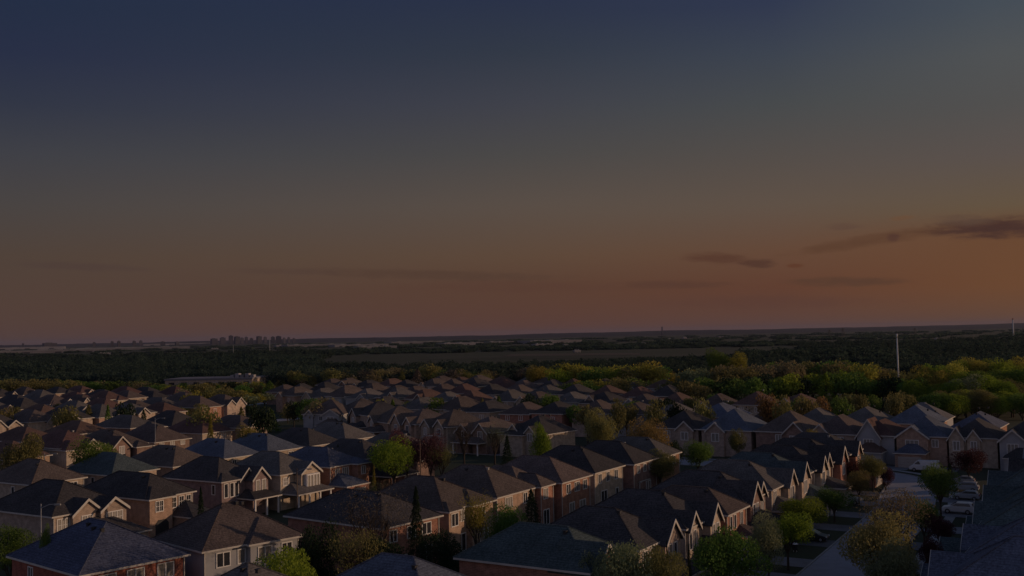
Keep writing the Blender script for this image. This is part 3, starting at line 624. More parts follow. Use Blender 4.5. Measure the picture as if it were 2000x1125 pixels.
def in_view(x, y, z=6, m=30):
    if y < 40: return False
    p = proj(x, y, z); return -m < p[0] < 2000 + m and p[1] < 1150
def run_row(items, rowname, group):
    """items: houses not yet finished with their roof and wall names; numbered from the left of the picture"""
    items.sort(key=lambda q: proj(q[0].o.location.x, q[0].o.location.y, 8)[0])
    for i, (h, roof, wall, gn) in enumerate(items):
        d = {0: 'plain-fronted', 1: 'one-gabled', 2: 'two-gabled'}[gn]
        place(h, f'{d} {COLN[roof]}-roofed house, {ORD[i]} from left in {rowname}', group)
LEFT = [(-194, 'E', 96, 192, 'the sunlit gabled row at mid left'), (-221, 'B', 96, 196, 'the row behind the sunlit gables at mid left'),
        (-268, 'E', 116, 250, 'the third gabled row at left'), (-295, 'B', 120, 262, 'the back-to-back row behind the third gabled row'),
        (-342, 'E', 140, 330, 'the fourth gabled row at left'), (-369, 'B', 150, 350, 'the row of brown hips behind the fourth gables'),
        (-416, 'E', 170, 400, 'the fifth gabled row below the tree line'), (-443, 'B', 190, 420, 'the last row of roofs before the left tree line')]
for s_, kind, t0, t1, nm in LEFT:
    items = []; t = t0 + random.uniform(0, 3)
    while t < t1:
        b = random.uniform(9.0, 10.6); x, y = st(s_ + random.uniform(-1, 1), t); pxx, pyy = proj(x, y, 6)
        if in_view(x, y) and math.hypot(x, y) < (452 if 300 < pxx < 520 else 515):
            roof = random.choice(RC_); wall = random.choice(WC_); far = math.hypot(x, y) > 250
            gabs = None if kind == 'E' else ([] if random.random() < .8 else [.4])
            st0 = random.getstate(); gabs = random.choice([[.25], [.72], [.25, .73], [], [], [.5]]) if gabs is None else gabs; 
            h = filler(x, y, ROT + R(random.uniform(-3, 3)), random.uniform(12.5, 15), b, 'E', roof, wall, far, gabs)
            items.append((h, roof, wall, len(gabs)))
        t += b + random.uniform(1.2, 2.6) + (random.uniform(3, 6) if random.random() < .07 else 0)
    run_row(items, nm, 'houses in ' + nm)
# rows that face the camera across the far cross street
def gline(s):
    P = [(-214, 244), (-204, 238), (-186, 226), (-168, 215), (-145, 206), (-119, 203), (-95, 219), (40, 221)]
    for (a, c), (b, d) in zip(P, P[1:]):
        if a <= s <= b: return c + (d - c) * (s - a) / (b - a), math.degrees(math.atan2(d - c, b - a))
    return 221, 0
items = []
for s_ in (-206, -191.5, -178, -163.5, -150, -136, -122):
    tt, ang = gline(s_); roof = random.choice(['charcoal', 'brown', 'charcoal']); wall = random.choice(['tan', 'brownbrick', 'siding', 'pink'])
    x, y = st(s_ + 5, gline(s_ + 5)[0]); gb = random.choice([[.3], [.25, .72]])
    h = filler(x, y, ROT + R(max(-26, min(10, ang))), 11.2, 12.5, 'S', roof, wall, False, gb); items.append((h, roof, wall, len(gb)))
run_row(items, 'the shaded gabled row curving behind the red tree', 'shaded gabled houses right of the garage house')
E_ = [  # right end s, width, roof, wall, gables (from right end, width, out, steepness), windows, garage at
    (-86.5, 11, 'charcoal', 'tan', [(3, 4, .8, .9)], [7.5], None), (-74, 11.5, 'blue', 'tan', [(8, 4, .8, .9)], [3], None),
    (-61.3, 11.6, 'brown', 'brownbrick', [(2.9, 4.6, .9, 1.0)], [6.6], None), (-51.4, 9.2, 'brown', 'tan', [(7.4, 4.2, .9, 1.0)], [3.0], 2.5),
    (-43.6, 7.4, 'red', 'siding', [(4.9, 4.5, 1.2, 1.5)], [], 4.5), (-33.8, 9.4, 'blue', 'pink', [(7.2, 6.0, 1.4, .75)], [2.2], 6.6),
    (-24.6, 8.8, 'charcoal', 'beige', [(8.9 - .2, 2.8, .8, 1.5), (4.2, 2.4, .5, 1.4)], [6.6], None), (-14.4, 9.6, 'charcoal', 'siding', [(7.4, 4.6, 1.2, .9)], [2.4], 6.0),
    (-3.2, 10.4, 'blue', 'tan', [(5, 4.6, 1.2, .9)], [], None)]
items = []
for s_, a_, rf, wl, gs_, ws_, gar in E_:
    x, y = st(s_, 221 + random.uniform(-.8, .8)); h = House(x, y, ROT + R(random.uniform(-1, 1)), a_, 13.5, wl, rf, pitch=random.uniform(.62, .72))
    for g_, w_, pj, gp_ in gs_:
        g_ = min(g_, a_ - w_ / 2 - .05); h.gable('S', -g_, w_, pj, gp=gp_, oh=.4); h.win('S', -g_, 3.4, w_ * .4, 1.7, x_off=-pj, mull=2 if w_ > 4 else 1, glass='curtain')
    for w_ in ws_: h.win('S', -w_, 3.8, 1.1, 1.4, mull=1, glass='curtain')
    if gar: h.porch('S', -gar + (.3 if gar > 5 else 0), 5.6, 5.0, z=2.9, walls=True); h.garage_door('S', -gar + .3, 4.4, out=5.0)
    h.vents(2); items.append((h, rf, wl, min(2, len(gs_))))
run_row(items, 'the row facing the street end', 'houses facing the end of the street')
x, y = st(-40, 262); h = House(x, y, ROT, 12, 11, 'siding', 'pale', pitch=.62); h.vents(1); place(h, 'house with a conspicuous pale grey roof before the right tree clump')
# the garage house left of the curving row
h = House(-50.5, 303, R(-12), 12.5, 12, 'siding', 'brown'); h.gable('S', -10.6, 2.6, .4, gp=1.0); h.gable('S', -3.0, 5.2, 2.6, gp=.6)
h.win('S', -3.0, 3.6, 2.0, 1.6, x_off=-2.6, mull=1, glass='curtain'); h.win('S', -7, 4, 1, 1.2); h.porch('S', -2.6, 6.4, 6.5, z=3.1, posts=3)
place(h, 'grey house with white gables and open garage porch above the dark roofs left of centre')
RIGHT = [(249, 'N', 'the row behind the street-end houses'), (262, 'N2', None), (296, 'S', 'the row just before the right tree belt'),
         (326, 'N', 'the hidden-fronted row before the middle tree belt'), (372, 'S', 'the far middle row'), (403, 'N', 'the farthest middle row'), (449, 'S', 'the rooftop row below the far field')]
for t_, kind, nm in RIGHT:
    if nm is None: continue
    items = []; s_ = -330 if t_ < 400 else -300
    while s_ < 45:
        a = random.uniform(9.2, 10.8); x, y = st(s_, t_ + random.uniform(-2, 2)); d = math.hypot(x, y); az = math.degrees(math.atan2(x, y))
        lim = 500 if az < 3 else (440 if az < 9 else (322 if az < 18 else 282))
        if t_ < 260 and s_ < -205: s_ += a + 2; continue
        lo = {249: 0, 296: 300}.get(t_, 0)
        if in_view(x, y) and d < lim and az > -13:
            roof = random.choice(RC_ if az < 10 else ['grey', 'charcoal', 'blue', 'brown', 'pale', 'red']); wall = random.choice(WC_ + ['siding'])
            gabs = random.choice([[.3], [.7], []]) if kind == 'S' else []
            h = filler(x, y, ROT + R(random.uniform(-4, 4)), a, random.uniform(12.5, 14.5), 'S', roof, wall, d > 270, gabs)
            items.append((h, roof, wall, len(gabs)))
        s_ += a + random.uniform(1.6, 3)
    run_row(items, nm, 'houses in ' + nm)
print('houses', len(HOUSES), 'objects', len(bpy.data.objects))

# ------------------------------------------------------------------ trees
rng = np.random.default_rng(11)
def leaves(pts, size, up=0.0):
    n = len(pts); a = rng.normal(size=(n, 3)); a /= np.linalg.norm(a, axis=1)[:, None]
    b = rng.normal(size=(n, 3)); b -= (b * a).sum(1)[:, None] * a; b /= np.linalg.norm(b, axis=1)[:, None]
    sz = (size * rng.uniform(.6, 1.35, n))[:, None]
    A, B = a * sz, b * sz * .75
    v = np.stack([pts - A - B * .6, pts + A * .2 - B, pts + A + B * .5, pts - A * .3 + B], 1).reshape(-1, 3)
    return v, np.arange(4 * n).reshape(-1, 4)
def quads_mesh(name, v, f):
    m = bpy.data.meshes.new(name); m.vertices.add(len(v)); m.vertices.foreach_set('co', v.astype(np.float32).ravel())
    m.loops.add(f.size); m.loops.foreach_set('vertex_index', f.astype(np.int32).ravel())
    m.polygons.add(len(f)); m.polygons.foreach_set('loop_start', np.arange(0, f.size, 4, dtype=np.int32)); m.polygons.foreach_set('loop_total', np.full(len(f), 4, dtype=np.int32))
    m.update(); m.validate(); return m
def crown_pts(shape, n):
    lobes = []
    if shape == 'round': C0, K = (0, 0, .60), 17
    elif shape == 'oval': C0, K = (0, 0, .56), 15
    elif shape == 'bush': C0, K = (0, 0, .48), 15
    elif shape == 'sparse': C0, K = (0, 0, .60), 22
    if shape == 'conifer':
        z = rng.uniform(0, 1, n) ** 1.25; k = np.floor(z * 15) / 15; fr = (z * 15) % 1
        rad = (.46 * (1 - z) ** .85 + .02) * (1.12 - .5 * fr) * rng.uniform(.25, 1, n) ** .4; th = rng.uniform(0, 6.28, n)
        rad *= 1 + .22 * np.sin(th * 3 + k * 40)
        return np.stack([rad * np.cos(th), rad * np.sin(th), .06 + z * .94], 1)
    out = []
    for i in range(K):
        d = rng.normal(size=3); d /= np.linalg.norm(d); r = rng.uniform(.35, .8) if i else 0
        ext = {'round': (.34, .34, .25), 'oval': (.30, .30, .32), 'bush': (.36, .36, .30), 'sparse': (.36, .36, .28)}[shape]
        c = np.array(C0) + d * r * np.array(ext); lr = rng.uniform(.13, .21) * (.85 if shape == 'sparse' else 1)
        if shape == 'oval': lr *= (1.25 - .55 * max(0, (c[2] - .55) / .4))
        m = n // K; q = rng.normal(size=(m, 3)); q /= np.linalg.norm(q, axis=1)[:, None]
        q *= (lr * rng.uniform(.35 if shape != 'sparse' else 0, 1, m) ** .45)[:, None]; q[:, 2] *= .9
        out.append(c + q)
    p = np.concatenate(out); p[:, 2] = np.maximum(p[:, 2], .02); p[:, 2] /= np.percentile(p[:, 2], 99.3)
    for k in (0, 1): p[:, k] -= (p[:, k].max() + p[:, k].min()) / 2; p[:, k] *= .5 / np.percentile(np.abs(p[:, k]), 98.5)
    return p
def limbs(shape, twig=False):
    mb = MB()
    if shape == 'conifer': mb.cyl((0, 0, 0), (0, 0, .95), .028, .004); return mb
    fork = .30 if shape != 'bush' else .08
    mb.cyl((0, 0, 0), (.005, 0, fork), .032, .024, 7)
    def grow(p, d, L, r, lv):
        q = p + d * L; mb.cyl(p, q, r, r * .62, 5 if lv > 1 else 4, cap=False)
        if lv <= 0: return
        for i in range(3 if lv > 1 or twig else 2):
            e = (d + Vector(rng.normal(size=3)) * (.42 if lv > 1 else .5) + Vector((0, 0, .12))).normalized()
            grow(p + d * L * float(rng.uniform(.55, 1)), e, L * float(rng.uniform(.62, .82)), r * .58, lv - 1)
    for i in range(5):
        a = i * 1.257 + float(rng.uniform(-.3, .3)); d = Vector((math.cos(a) * .55, math.sin(a) * .55, 1)).normalized()
        grow(Vector((0, 0, fork - .03)), d, .24, .019, 4 if twig else 2)
    return mb
PROTO = {}
for shp in ('round', 'oval', 'bush', 'sparse', 'conifer', 'bare'):
    for lod, n, sz in (('hi', 9500, .0135), ('lo', 1500, .032)):
        vs = []
        for k in range(3 if lod == 'hi' else 4):
            if shp == 'bare':
                p = crown_pts('sparse', 3200 if lod == 'hi' else 500); v, f = leaves(p, .0055 if lod == 'hi' else .012)
            else:
                nn = {'sparse': .42, 'bush': 1.0}.get(shp, 1) * n; p = crown_pts(shp, int(nn)); v, f = leaves(p, sz * (.8 if shp in ('sparse', 'conifer') else 1))
            cm = quads_mesh('crown', v, f); cm.materials.append(MT['leaf_green'])
            tb = limbs('sparse' if shp == 'bare' else shp, twig=(shp in ('bare', 'sparse') and lod == 'hi')); tm = tb.mesh('trunk'); tm.materials.append(MT['bark'])
            vs.append((cm, tm))
        PROTO[shp, lod] = vs
KIND = {'conifer': 'conifer_tree', 'bare': 'bare_tree', 'bush': 'shrub'}
NT = [0]
TREES = []
def tree(x, y, h, w, shape, leaf, label, group=None, lod='hi'):
    vs = PROTO[shape, lod]; cm, tm = vs[NT[0] % len(vs)]; NT[0] += 1
    nm = KIND.get(shape, 'deciduous_tree'); o = bpy.data.objects.new(nm, None); COL.objects.link(o)
    o.location = (x, y, 0); o.rotation_euler = (0, 0, random.uniform(0, 6.28)); o.scale = (w, w, h)
    c = link('crown', cm, o); c.material_slots[0].link = 'OBJECT'; c.material_slots[0].material = MT['leaf_' + leaf]
    link('trunk', tm, o)
    tag(o, label, 'shrub' if shape == 'bush' else 'tree', group); TREES.append(o); return o
def at_d(px, py, d):
    r = ray(px, py); return d * r[0] / r[1], d, CAM_H + d * r[2] / r[1]
def ptree(px, top, d, wpx, shape, leaf, label, group=None, lod='hi'):
    x, y, h = at_d(px, top, d); w = wpx * d / 2000 * 1.06
    return tree(x, y, max(h, 1.0), w, shape, leaf, label, group, lod)
TL = [
 (768, 860, 184, 82, 'round', 'bright', 'round bright green tree beside a brown brick house left of centre'),
 (730, 908, 160, 19, 'conifer', 'yellow', 'small yellow-green pointed shrub in front of the bright green tree'),
 (794, 842, 190, 60, 'round', 'redleaf', 'red-leaved tree behind the round bright green tree'),
 (840, 850, 190, 52, 'round', 'redleaf', 'dull red-leaved tree right of the redder one near the centre'),
 (862, 868, 190, 48, 'sparse', 'olive', 'thin olive tree in front of the red-leaved trees'),
 (905, 815, 216, 60, 'bare', 'twig', 'wide brown bare tree before the brick gabled houses near the centre'),
 (965, 822, 218, 58, 'bare', 'greygreen', 'pale twiggy tree with whitish branches near the centre'),
 (726, 945, 108, 150, 'bare', 'twig', 'large bare tree standing before the large dark hip roof'),
 (735, 938, 142, 70, 'bare', 'greygreen', 'grey leafless tree in the gap behind the large dark hip roof'),
 (812, 950, 116, 52, 'conifer', 'dark', 'tall dark spruce in front of the pink house with four vents'),
 (930, 965, 122, 62, 'sparse', 'yellow', 'thin yellow-green tree against the pink back walls'),
 (986, 990, 124, 72, 'bush', 'green', 'low green bush between the thin yellow-green tree and the cone tree'),
 (1037, 955, 141, 52, 'conifer', 'dark', 'dark green cone tree behind the orange brick house wall'),
 (545, 1072, 96, 118, 'bush', 'bright', 'wide green bushes at the bottom edge right of the grey sided house'),
 (620, 1025, 104, 80, 'bush', 'dark', 'dark green thicket below the large dark hip roof'),
 (690, 1035, 102, 100, 'sparse', 'olive', 'brownish thin tree rising from the dark thicket'),
 (750, 1050, 104, 80, 'bush', 'dark', 'dark bush at the foot of the orange brick wall'),
 (860, 1040, 112, 80, 'bush', 'dark', 'dark bush under the dark spruce'),
 (20, 1030, 122, 80, 'bush', 'green', 'dark green bush in the bottom left corner'),
 (86, 1030, 108, 24, 'bush', 'green', 'small green shrub before the left edge garage roof'),
 (38, 852, 176, 72, 'round', 'olive', 'olive-brown tree at the left edge before the gabled row'),
 (183, 860, 184, 76, 'round', 'green', 'round green tree between the sunlit gabled row and the teal roof'),
 (411, 812, 214, 30, 'conifer', 'yellow', 'slim bright yellow-green tree above the blue-grey roofs at left'),
 (392, 950, 140, 26, 'conifer', 'dark', 'small dark spruce below the purple brick wall'),
 (484, 832, 214, 38, 'round', 'yellow', 'small yellow-green tree right of the slim bright one'),
 (1060, 830, 186, 38, 'oval', 'bright', 'neat egg-shaped green tree above the centre row of roofs'),
 (1176, 802, 212, 54, 'round', 'gold', 'dull yellow-green tree behind the last centre row roofs'),
 (1262, 820, 196, 76, 'oval', 'orange', 'big orange-brown tree right of the centre row'),
 (1288, 882, 182, 62, 'round', 'olive', 'olive tree at the foot of the big orange-brown tree'),
 (1240, 890, 184, 56, 'bush', 'dark', 'dark bush under the big orange-brown tree'),
 (1362, 862, 196, 52, 'round', 'green', 'dark green round tree behind the street row roofs'),
 (1310, 862, 200, 40, 'bush', 'dark', 'dark bush left of the dark green round tree'),
 (1587, 840, 204, 26, 'oval', 'yellow', 'yellow sapling behind the farthest street row house'),
 (1622, 862, 196, 34, 'oval', 'dark', 'dark tree beside the yellow sapling'),
 (1660, 877, 204, 27, 'round', 'yellow', 'small yellow tree left of the white parked car'),
 (1703, 888, 176, 46, 'round', 'olive', 'olive tree at the bend of the street'),
 (1655, 895, 182, 62, 'round', 'maroon', 'dark maroon tree left of the olive tree at the bend'),
 (1728, 915, 178, 30, 'bush', 'maroon', 'low maroon bush under the olive tree at the bend'),
 (1676, 920, 163, 38, 'oval', 'gold', 'small golden-leaved street tree with bare trunk by the silver car'),
 (1628, 955, 150, 62, 'round', 'green', 'dark green tree between two driveways left of the silver car'),
 (1568, 970, 136, 80, 'round', 'bright', 'bright green rounded tree in the front yard above the dark car'),
 (1536, 1000, 121, 76, 'round', 'bright', 'lush yellow-green street tree left of the dark car'),
 (1498, 1004, 113, 62, 'oval', 'greygreen', 'grey-green tree left of the lush yellow-green street tree'),
 (1425, 1042, 102, 130, 'bush', 'green', 'broad green bushes at the bottom edge before the street row'),
 (1402, 1040, 112, 66, 'round', 'maroon', 'maroon tree in front of the small orange brick house'),
 (1225, 1062, 96, 110, 'bush', 'greygreen', 'pale yellow-grey bushy tree at the bottom before the tan house'),
 (1290, 1070, 96, 80, 'bush', 'olive', 'olive bush right of the pale yellow-grey one at the bottom edge'),
 (1165, 1082, 97, 60, 'bush', 'greygreen', 'grey-green bush left of the pale yellow-grey one at the bottom edge'),
 (1302, 1055, 108, 12, 'conifer', 'dark', 'narrow dark cypress beside the white porch'),
 (1345, 1060, 106, 16, 'conifer', 'dark', 'second narrow dark cypress right of the white porch'),
 (1712, 1008, 104, 122, 'round', 'gold', 'big dull golden tree in the foreground right of the street'),
 (1740, 956, 116, 112, 'sparse', 'tan', 'airy tan tree behind the big foreground tree'),
 (1740, 1062, 98, 90, 'round', 'greygreen', 'grey-green tree at the bottom edge under the big golden one'),
 (1802, 974, 130, 58, 'round', 'green', 'green tree on thin trunks right of the airy tan tree'),
 (1834, 910, 152, 66, 'round', 'green', 'tall soft green tree by the parked cars on the right'),
 (1772, 1036, 110, 40, 'conifer', 'dark', 'dark conifer right of the big golden tree'),
 (1835, 1006, 126, 50, 'round', 'maroon', 'maroon tree before the pale porch trim at right'),
 (1890, 878, 182, 58, 'round', 'maroon', 'dark maroon tree by the last houses at right'),
 (1822, 1052, 112, 44, 'bush', 'maroon', 'low maroon bush near the bottom right garage roof'),
 (1855, 905, 176, 26, 'conifer', 'dark', 'dark conifer behind the tall soft green tree'),
 (1810, 862, 214, 26, 'bare', 'twig', 'bare tree before the houses at the street end'),
 (990, 850, 202, 36, 'conifer', 'dark', 'dark conifer behind the centre roofs'),
 (1440, 840, 212, 30, 'round', 'olive', 'olive tree between roofs above the teal-roofed house'),
 (660, 868, 196, 20, 'conifer', 'dark', 'little dark conifer left of the bright green tree'),
]
for a in TL: ptree(*a)
# tree belts and the trees among the far roofs: single trees, numbered from the left
def belt(name, px0, px1, d0, d1, n, tops, pal, shapes, wm, jig=6, lod='lo', grp=None):
    L = []
    for i in range(n):
        px = px0 + (px1 - px0) * (i + random.uniform(.1, .9)) / n; d = random.uniform(d0, d1)
        ty = np.interp(px, [q[0] for q in tops], [q[1] for q in tops]) + random.uniform(-jig * .4, jig)
        sh = random.choice(shapes); L.append((px, ty, d, random.uniform(*wm) / d * 2000, sh, random.choice(pal)))
    L.sort()
    for i, q in enumerate(L):
        col = {'bright': 'bright green', 'yellow': 'yellow-green', 'greygreen': 'pale green', 'dark': 'dark green', 'redleaf': 'reddish', 'twig': 'brown', 'gold': 'golden'}.get(q[5], q[5])
        kd = {'conifer': 'conifer', 'bare': 'bare tree', 'bush': 'bush'}.get(q[4], 'tree')
        ptree(*q, f'{col} {kd}, {ORD[i]} from left {name}', grp or ('trees ' + name), lod)
belt('in the big clump at the right edge', 1790, 2010, 318, 332, 9, [(1790, 745), (1850, 750), (1880, 735), (2000, 738)], ['green', 'bright', 'olive', 'green', 'greygreen'], ['round', 'oval', 'round'], (8, 11), 10, 'hi')
belt('at the foot of the right edge clump', 1780, 2025, 300, 314, 15, [(1780, 772), (1850, 766), (2020, 762)], ['green', 'bright', 'green', 'gold', 'green'], ['bush', 'bush', 'round'], (7, 10), 10, 'hi')
belt('along the top of the right edge clump', 1800, 2010, 338, 362, 12, [(1790, 722), (1830, 706), (1900, 705), (1960, 700), (2000, 704)], ['yellow', 'bright', 'bright', 'yellow'], ['round'], (9, 13), 6, 'hi')
belt('in the middle of the right edge clump', 1775, 2010, 332, 345, 10, [(1775, 745), (1840, 722), (1900, 722), (2000, 716)], ['bright', 'green', 'green'], ['round'], (9, 12), 8, 'hi')
belt('in the near belt behind the right rooftops', 1340, 1790, 345, 370, 21, [(1340, 745), (1480, 735), (1600, 725), (1720, 735), (1790, 745)], ['green', 'olive', 'bright', 'green', 'dark'], ['round', 'oval', 'round', 'conifer'], (8, 12), 10)
belt('along the far side of the right belt', 1330, 1780, 385, 430, 26, [(1330, 722), (1370, 715), (1440, 712), (1480, 716), (1580, 702), (1650, 704), (1700, 715), (1740, 725), (1780, 722)], ['olive', 'yellow', 'olive', 'green', 'tan', 'greygreen'], ['round', 'round', 'sparse'], (10, 14), 7)
ptree(1402, 682, 445, 42, 'round', 'green', 'tallest dark green tree above the right belt'); ptree(1432, 690, 445, 40, 'round', 'yellow', 'tall golden tree right of the tallest one above the belt')
belt('in the golden belt at centre right', 1085, 1300, 440, 490, 22, [(1085, 722), (1110, 712), (1180, 722), (1240, 712), (1270, 706), (1300, 728)], ['yellow', 'bright', 'yellow', 'olive', 'green'], ['round'], (10, 14), 10)
belt('low in front of the golden belt', 1110, 1330, 395, 425, 14, [(1110, 742), (1200, 738), (1330, 746)], ['olive', 'yellow', 'green'], ['round', 'bush'], (8, 11), 6)
ptree(1045, 716, 470, 40, 'round', 'yellow', 'golden tree standing alone left of the golden belt'); ptree(1070, 718, 472, 34, 'round', 'yellow', 'second golden tree beside the lone golden tree')
belt('in the tree line above the left rooftops', -5, 330, 500, 560, 34, [(0, 742), (150, 744), (240, 746), (330, 748)], ['olive', 'gold', 'olive', 'green', 'tan', 'gold', 'dark'], ['round', 'round', 'sparse'], (9, 13), 6)
belt('around the long flat school building', 330, 560, 470, 560, 22, [(330, 750), (450, 748), (560, 742)], ['yellow', 'green', 'olive', 'dark', 'bright'], ['round', 'oval', 'conifer'], (8, 11), 8)
belt('among the roofs below the school', 345, 520, 360, 440, 12, [(345, 765), (420, 755), (520, 766)], ['yellow', 'olive', 'greygreen', 'dark'], ['round', 'oval'], (7, 10), 8)
belt('in the tree line over the middle rooftops', 560, 1090, 505, 600, 44, [(560, 730), (700, 722), (850, 716), (1000, 722), (1090, 722)], ['olive', 'green', 'gold', 'dark', 'tan', 'twig', 'olive'], ['round', 'round', 'sparse', 'bare', 'conifer'], (8, 12), 12)
belt('among the middle rooftops', 560, 1100, 300, 440, 46, [(560, 784), (700, 776), (860, 778), (1100, 770)], ['gold', 'olive', 'yellow', 'dark', 'tan', 'green'], ['round', 'oval', 'conifer', 'round'], (5, 8), 12)
belt('among the left rooftops', 0, 540, 250, 420, 26, [(0, 790), (250, 792), (540, 795)], ['gold', 'olive', 'gold', 'dark', 'green', 'dark'], ['round', 'oval', 'conifer'], (4, 7), 14)
belt('between the roofs right of centre', 1100, 1780, 245, 325, 32, [(1100, 785), (1300, 780), (1500, 772), (1780, 770)], ['orange', 'olive', 'gold', 'green', 'dark', 'olive'], ['round', 'oval', 'round'], (4, 7), 12)

# far-off woods that read as one mass
def wood(label, n, px0, px1, d0, d1, hm, wm, leaf='darkwood', skip=None, q=190):
    V, Fc = [], []; k = 0; off = 0
    while k < n:
        px = rng.uniform(px0, px1); d = math.exp(rng.uniform(math.log(d0), math.log(d1))); k += 1
        if skip and skip(px, d): continue
        x, y, _ = at_d(px, 700, d); h = rng.uniform(*hm); w = rng.uniform(*wm); w *= 1 + .3 * math.sin(x * .02 + y * .013); h *= 1 + .22 * math.sin(x * .011 - y * .017)
        p = rng.normal(size=(q, 3)); p /= np.linalg.norm(p, axis=1)[:, None]; p *= rng.uniform(.55, 1, q)[:, None]
        p = p * np.array([w / 2, w / 2, h * .5]) + np.array([x, y, h * .5]); v, f = leaves(p, w * .06); V.append(v); Fc.append(f + off); off += len(v)
    m = quads_mesh('distant_wood', np.concatenate(V), np.concatenate(Fc)); m.materials.append(MT['leaf_' + leaf]); o = link('distant_wood', m)
    o['kind'] = 'stuff'; tag(o, label, 'wood'); return o
fieldskip = lambda px, d: (620 < px < 1560 and 1050 < d < 1750)
schoolskip = lambda px, d: 300 < px < 512 and d < 640
wood('dark wood beyond the left rooftops', 2500, -60, 620, 575, 1450, (6, 13), (8, 15), skip=schoolskip)
wood('distant dark woods on the left plain', 700, -100, 640, 1450, 1900, (6, 11), (14, 26))
wood('dim tree cover before the olive field', 1300, 560, 1500, 560, 880, (5, 10), (7, 14))
wood('dark strip of woods behind the olive field', 600, 560, 1560, 1750, 2300, (3, 7), (14, 28))
wood('broad dark wood behind the right tree belt', 2500, 1440, 2060, 470, 1700, (6, 13), (9, 16), skip=fieldskip)
wood('thin dark tree lines on the far plain', 420, -100, 2100, 2500, 6500, (3, 5), (35, 80))

# ------------------------------------------------------------------ fields and hills
def patch(name, pts, z, m):
    mb = MB(); mb.add([(*at(px, py), z) for px, py in pts], [tuple(range(len(pts)))]); return struct(name, mb, m)
MT['field'] = mat('field_grass', (.056, .06, .038), (.042, .048, .03), scale=.006, rough=1, detail=8)
MT['field2'] = mat('field_stubble', (.10, .08, .058), (.07, .06, .045), scale=.005, rough=1, detail=8)
patch('field', [(820, 702), (1240, 699), (1540, 693), (1540, 690), (1240, 692), (860, 697)], .3, MT['field'])
patch('field', [(980, 697), (1250, 694), (1250, 690), (1000, 692)], .6, MT['field2'])
patch('field', [(700, 688), (860, 687), (860, 684), (700, 685)], .5, MT['field'])
patch('field', [(1900, 672), (2010, 669), (2010, 661), (1890, 664)], .6, MT['field2'])
MT['hill'] = mat('hill_woods', (.012, .016, .02), (.03, .03, .034), scale=.0016, rough=1, detail=12)
def hills(D, depth, pts, z0=0):
    mb = MB(); xs = np.linspace(pts[0][0], pts[-1][0], 120); tops = np.interp(xs, [p[0] for p in pts], [p[1] for p in pts])
    tops = tops + rng.normal(size=120) * .18 + .25 * np.sin(xs / 37) ; fr, tp, bk = [], [], []
    for px, ty in zip(xs, tops):
        x, y, z = at_d(px, ty, D); z = max(z, 1)
        fr.append((x * (1 - depth / D), y - depth, -1)); tp.append((x, y, z)); bk.append((x * (1 + depth / D), y + depth, -1))
    n = len(xs); md = [((a[0] + b[0]) / 2, (a[1] + b[1]) / 2, b[2] * .62) for a, b in zip(fr, tp)]
    vs = fr + md + tp + bk; fs = []
    for i in range(n - 1):
        for r in range(3): fs.append((r * n + i, r * n + i + 1, (r + 1) * n + i + 1, (r + 1) * n + i))
    mb.add(vs, fs); return struct('hills', mb, MT['hill'])
hills(11500, 2200, [(330, 671), (450, 666), (560, 662.5), (700, 659.5), (860, 658), (905, 655.5), (960, 655), (1000, 653.5), (1060, 651.5), (1200, 648.5), (1300, 645.5), (1500, 643), (1650, 639.5), (1800, 636.5), (2100, 628)])
hills(14500, 2500, [(-100, 675.5), (50, 673.5), (250, 669.5), (450, 665), (650, 660.5), (900, 656)])

# ------------------------------------------------------------------ skyline, sheds, school, masts
MT['tower'] = mat('far_concrete', (.07, .066, .078), (.05, .048, .06), scale=.03, rough=.9, vary=.3)
MT['shed'] = mat('shed_cladding', (.27, .25, .26), (.2, .19, .2), scale=.01, rough=.8, vary=.25)
MT['shedroof'] = mat('shed_roofing', (.30, .29, .29), (.22, .22, .22), scale=.02, rough=.9)
SKL = [(418, 13, 661.5), (435, 11, 659.5), (451, 9, 656), (463, 11, 657.5), (473, 6, 660), (481, 6, 658.5), (491, 7, 661), (506, 10, 657), (518, 6, 658.5), (533, 7, 658), (544, 11, 657), (564, 5, 659), (219, 6, 667), (232, 6, 666.5), (262, 6, 666), (275, 6, 665.5), (97, 26, 670), (184, 6, 669), (318, 10, 667.5), (346, 8, 667.5), (555, 5, 660), (45, 4, 671), (574, 5, 661)]
SKL.sort()
for i, (px, w, top) in enumerate(SKL):
    D = 9000 + (i * 137) % 500; x, y, z = at_d(px, top, D); w_ = w * D / 2000; z = max(z, 14)
    o = bpy.data.objects.new('tower_block', None); COL.objects.link(o); o.location = (x, y, 0); o.rotation_euler = (0, 0, .3 + i * .37 % .5)
    mb = MB(); mb.box(-w_ * .45, w_ * .45, -w_ * .3, w_ * .3, 0, z)
    for k in range(1, int(z / 9)): mb.box(-w_ * .46, w_ * .46, -w_ * .31, w_ * .31, k * 9, k * 9 + 1.6)
    mb.build('wall', MT['tower'], o); r = MB(); r.box(-w_ * .2, w_ * .15, -w_ * .15, w_ * .15, z + .02, z + 5); r.box(-w_ * .3, -w_ * .24, -2, 2, z + .02, z + 3); r.build('roof_plant', MT['tower'], o)
    tag(o, f'{"wide" if w > 9 else "slim"} high-rise on the hazy skyline, {ORD[i]} skyline block from the left', 'high-rise', 'skyline blocks')
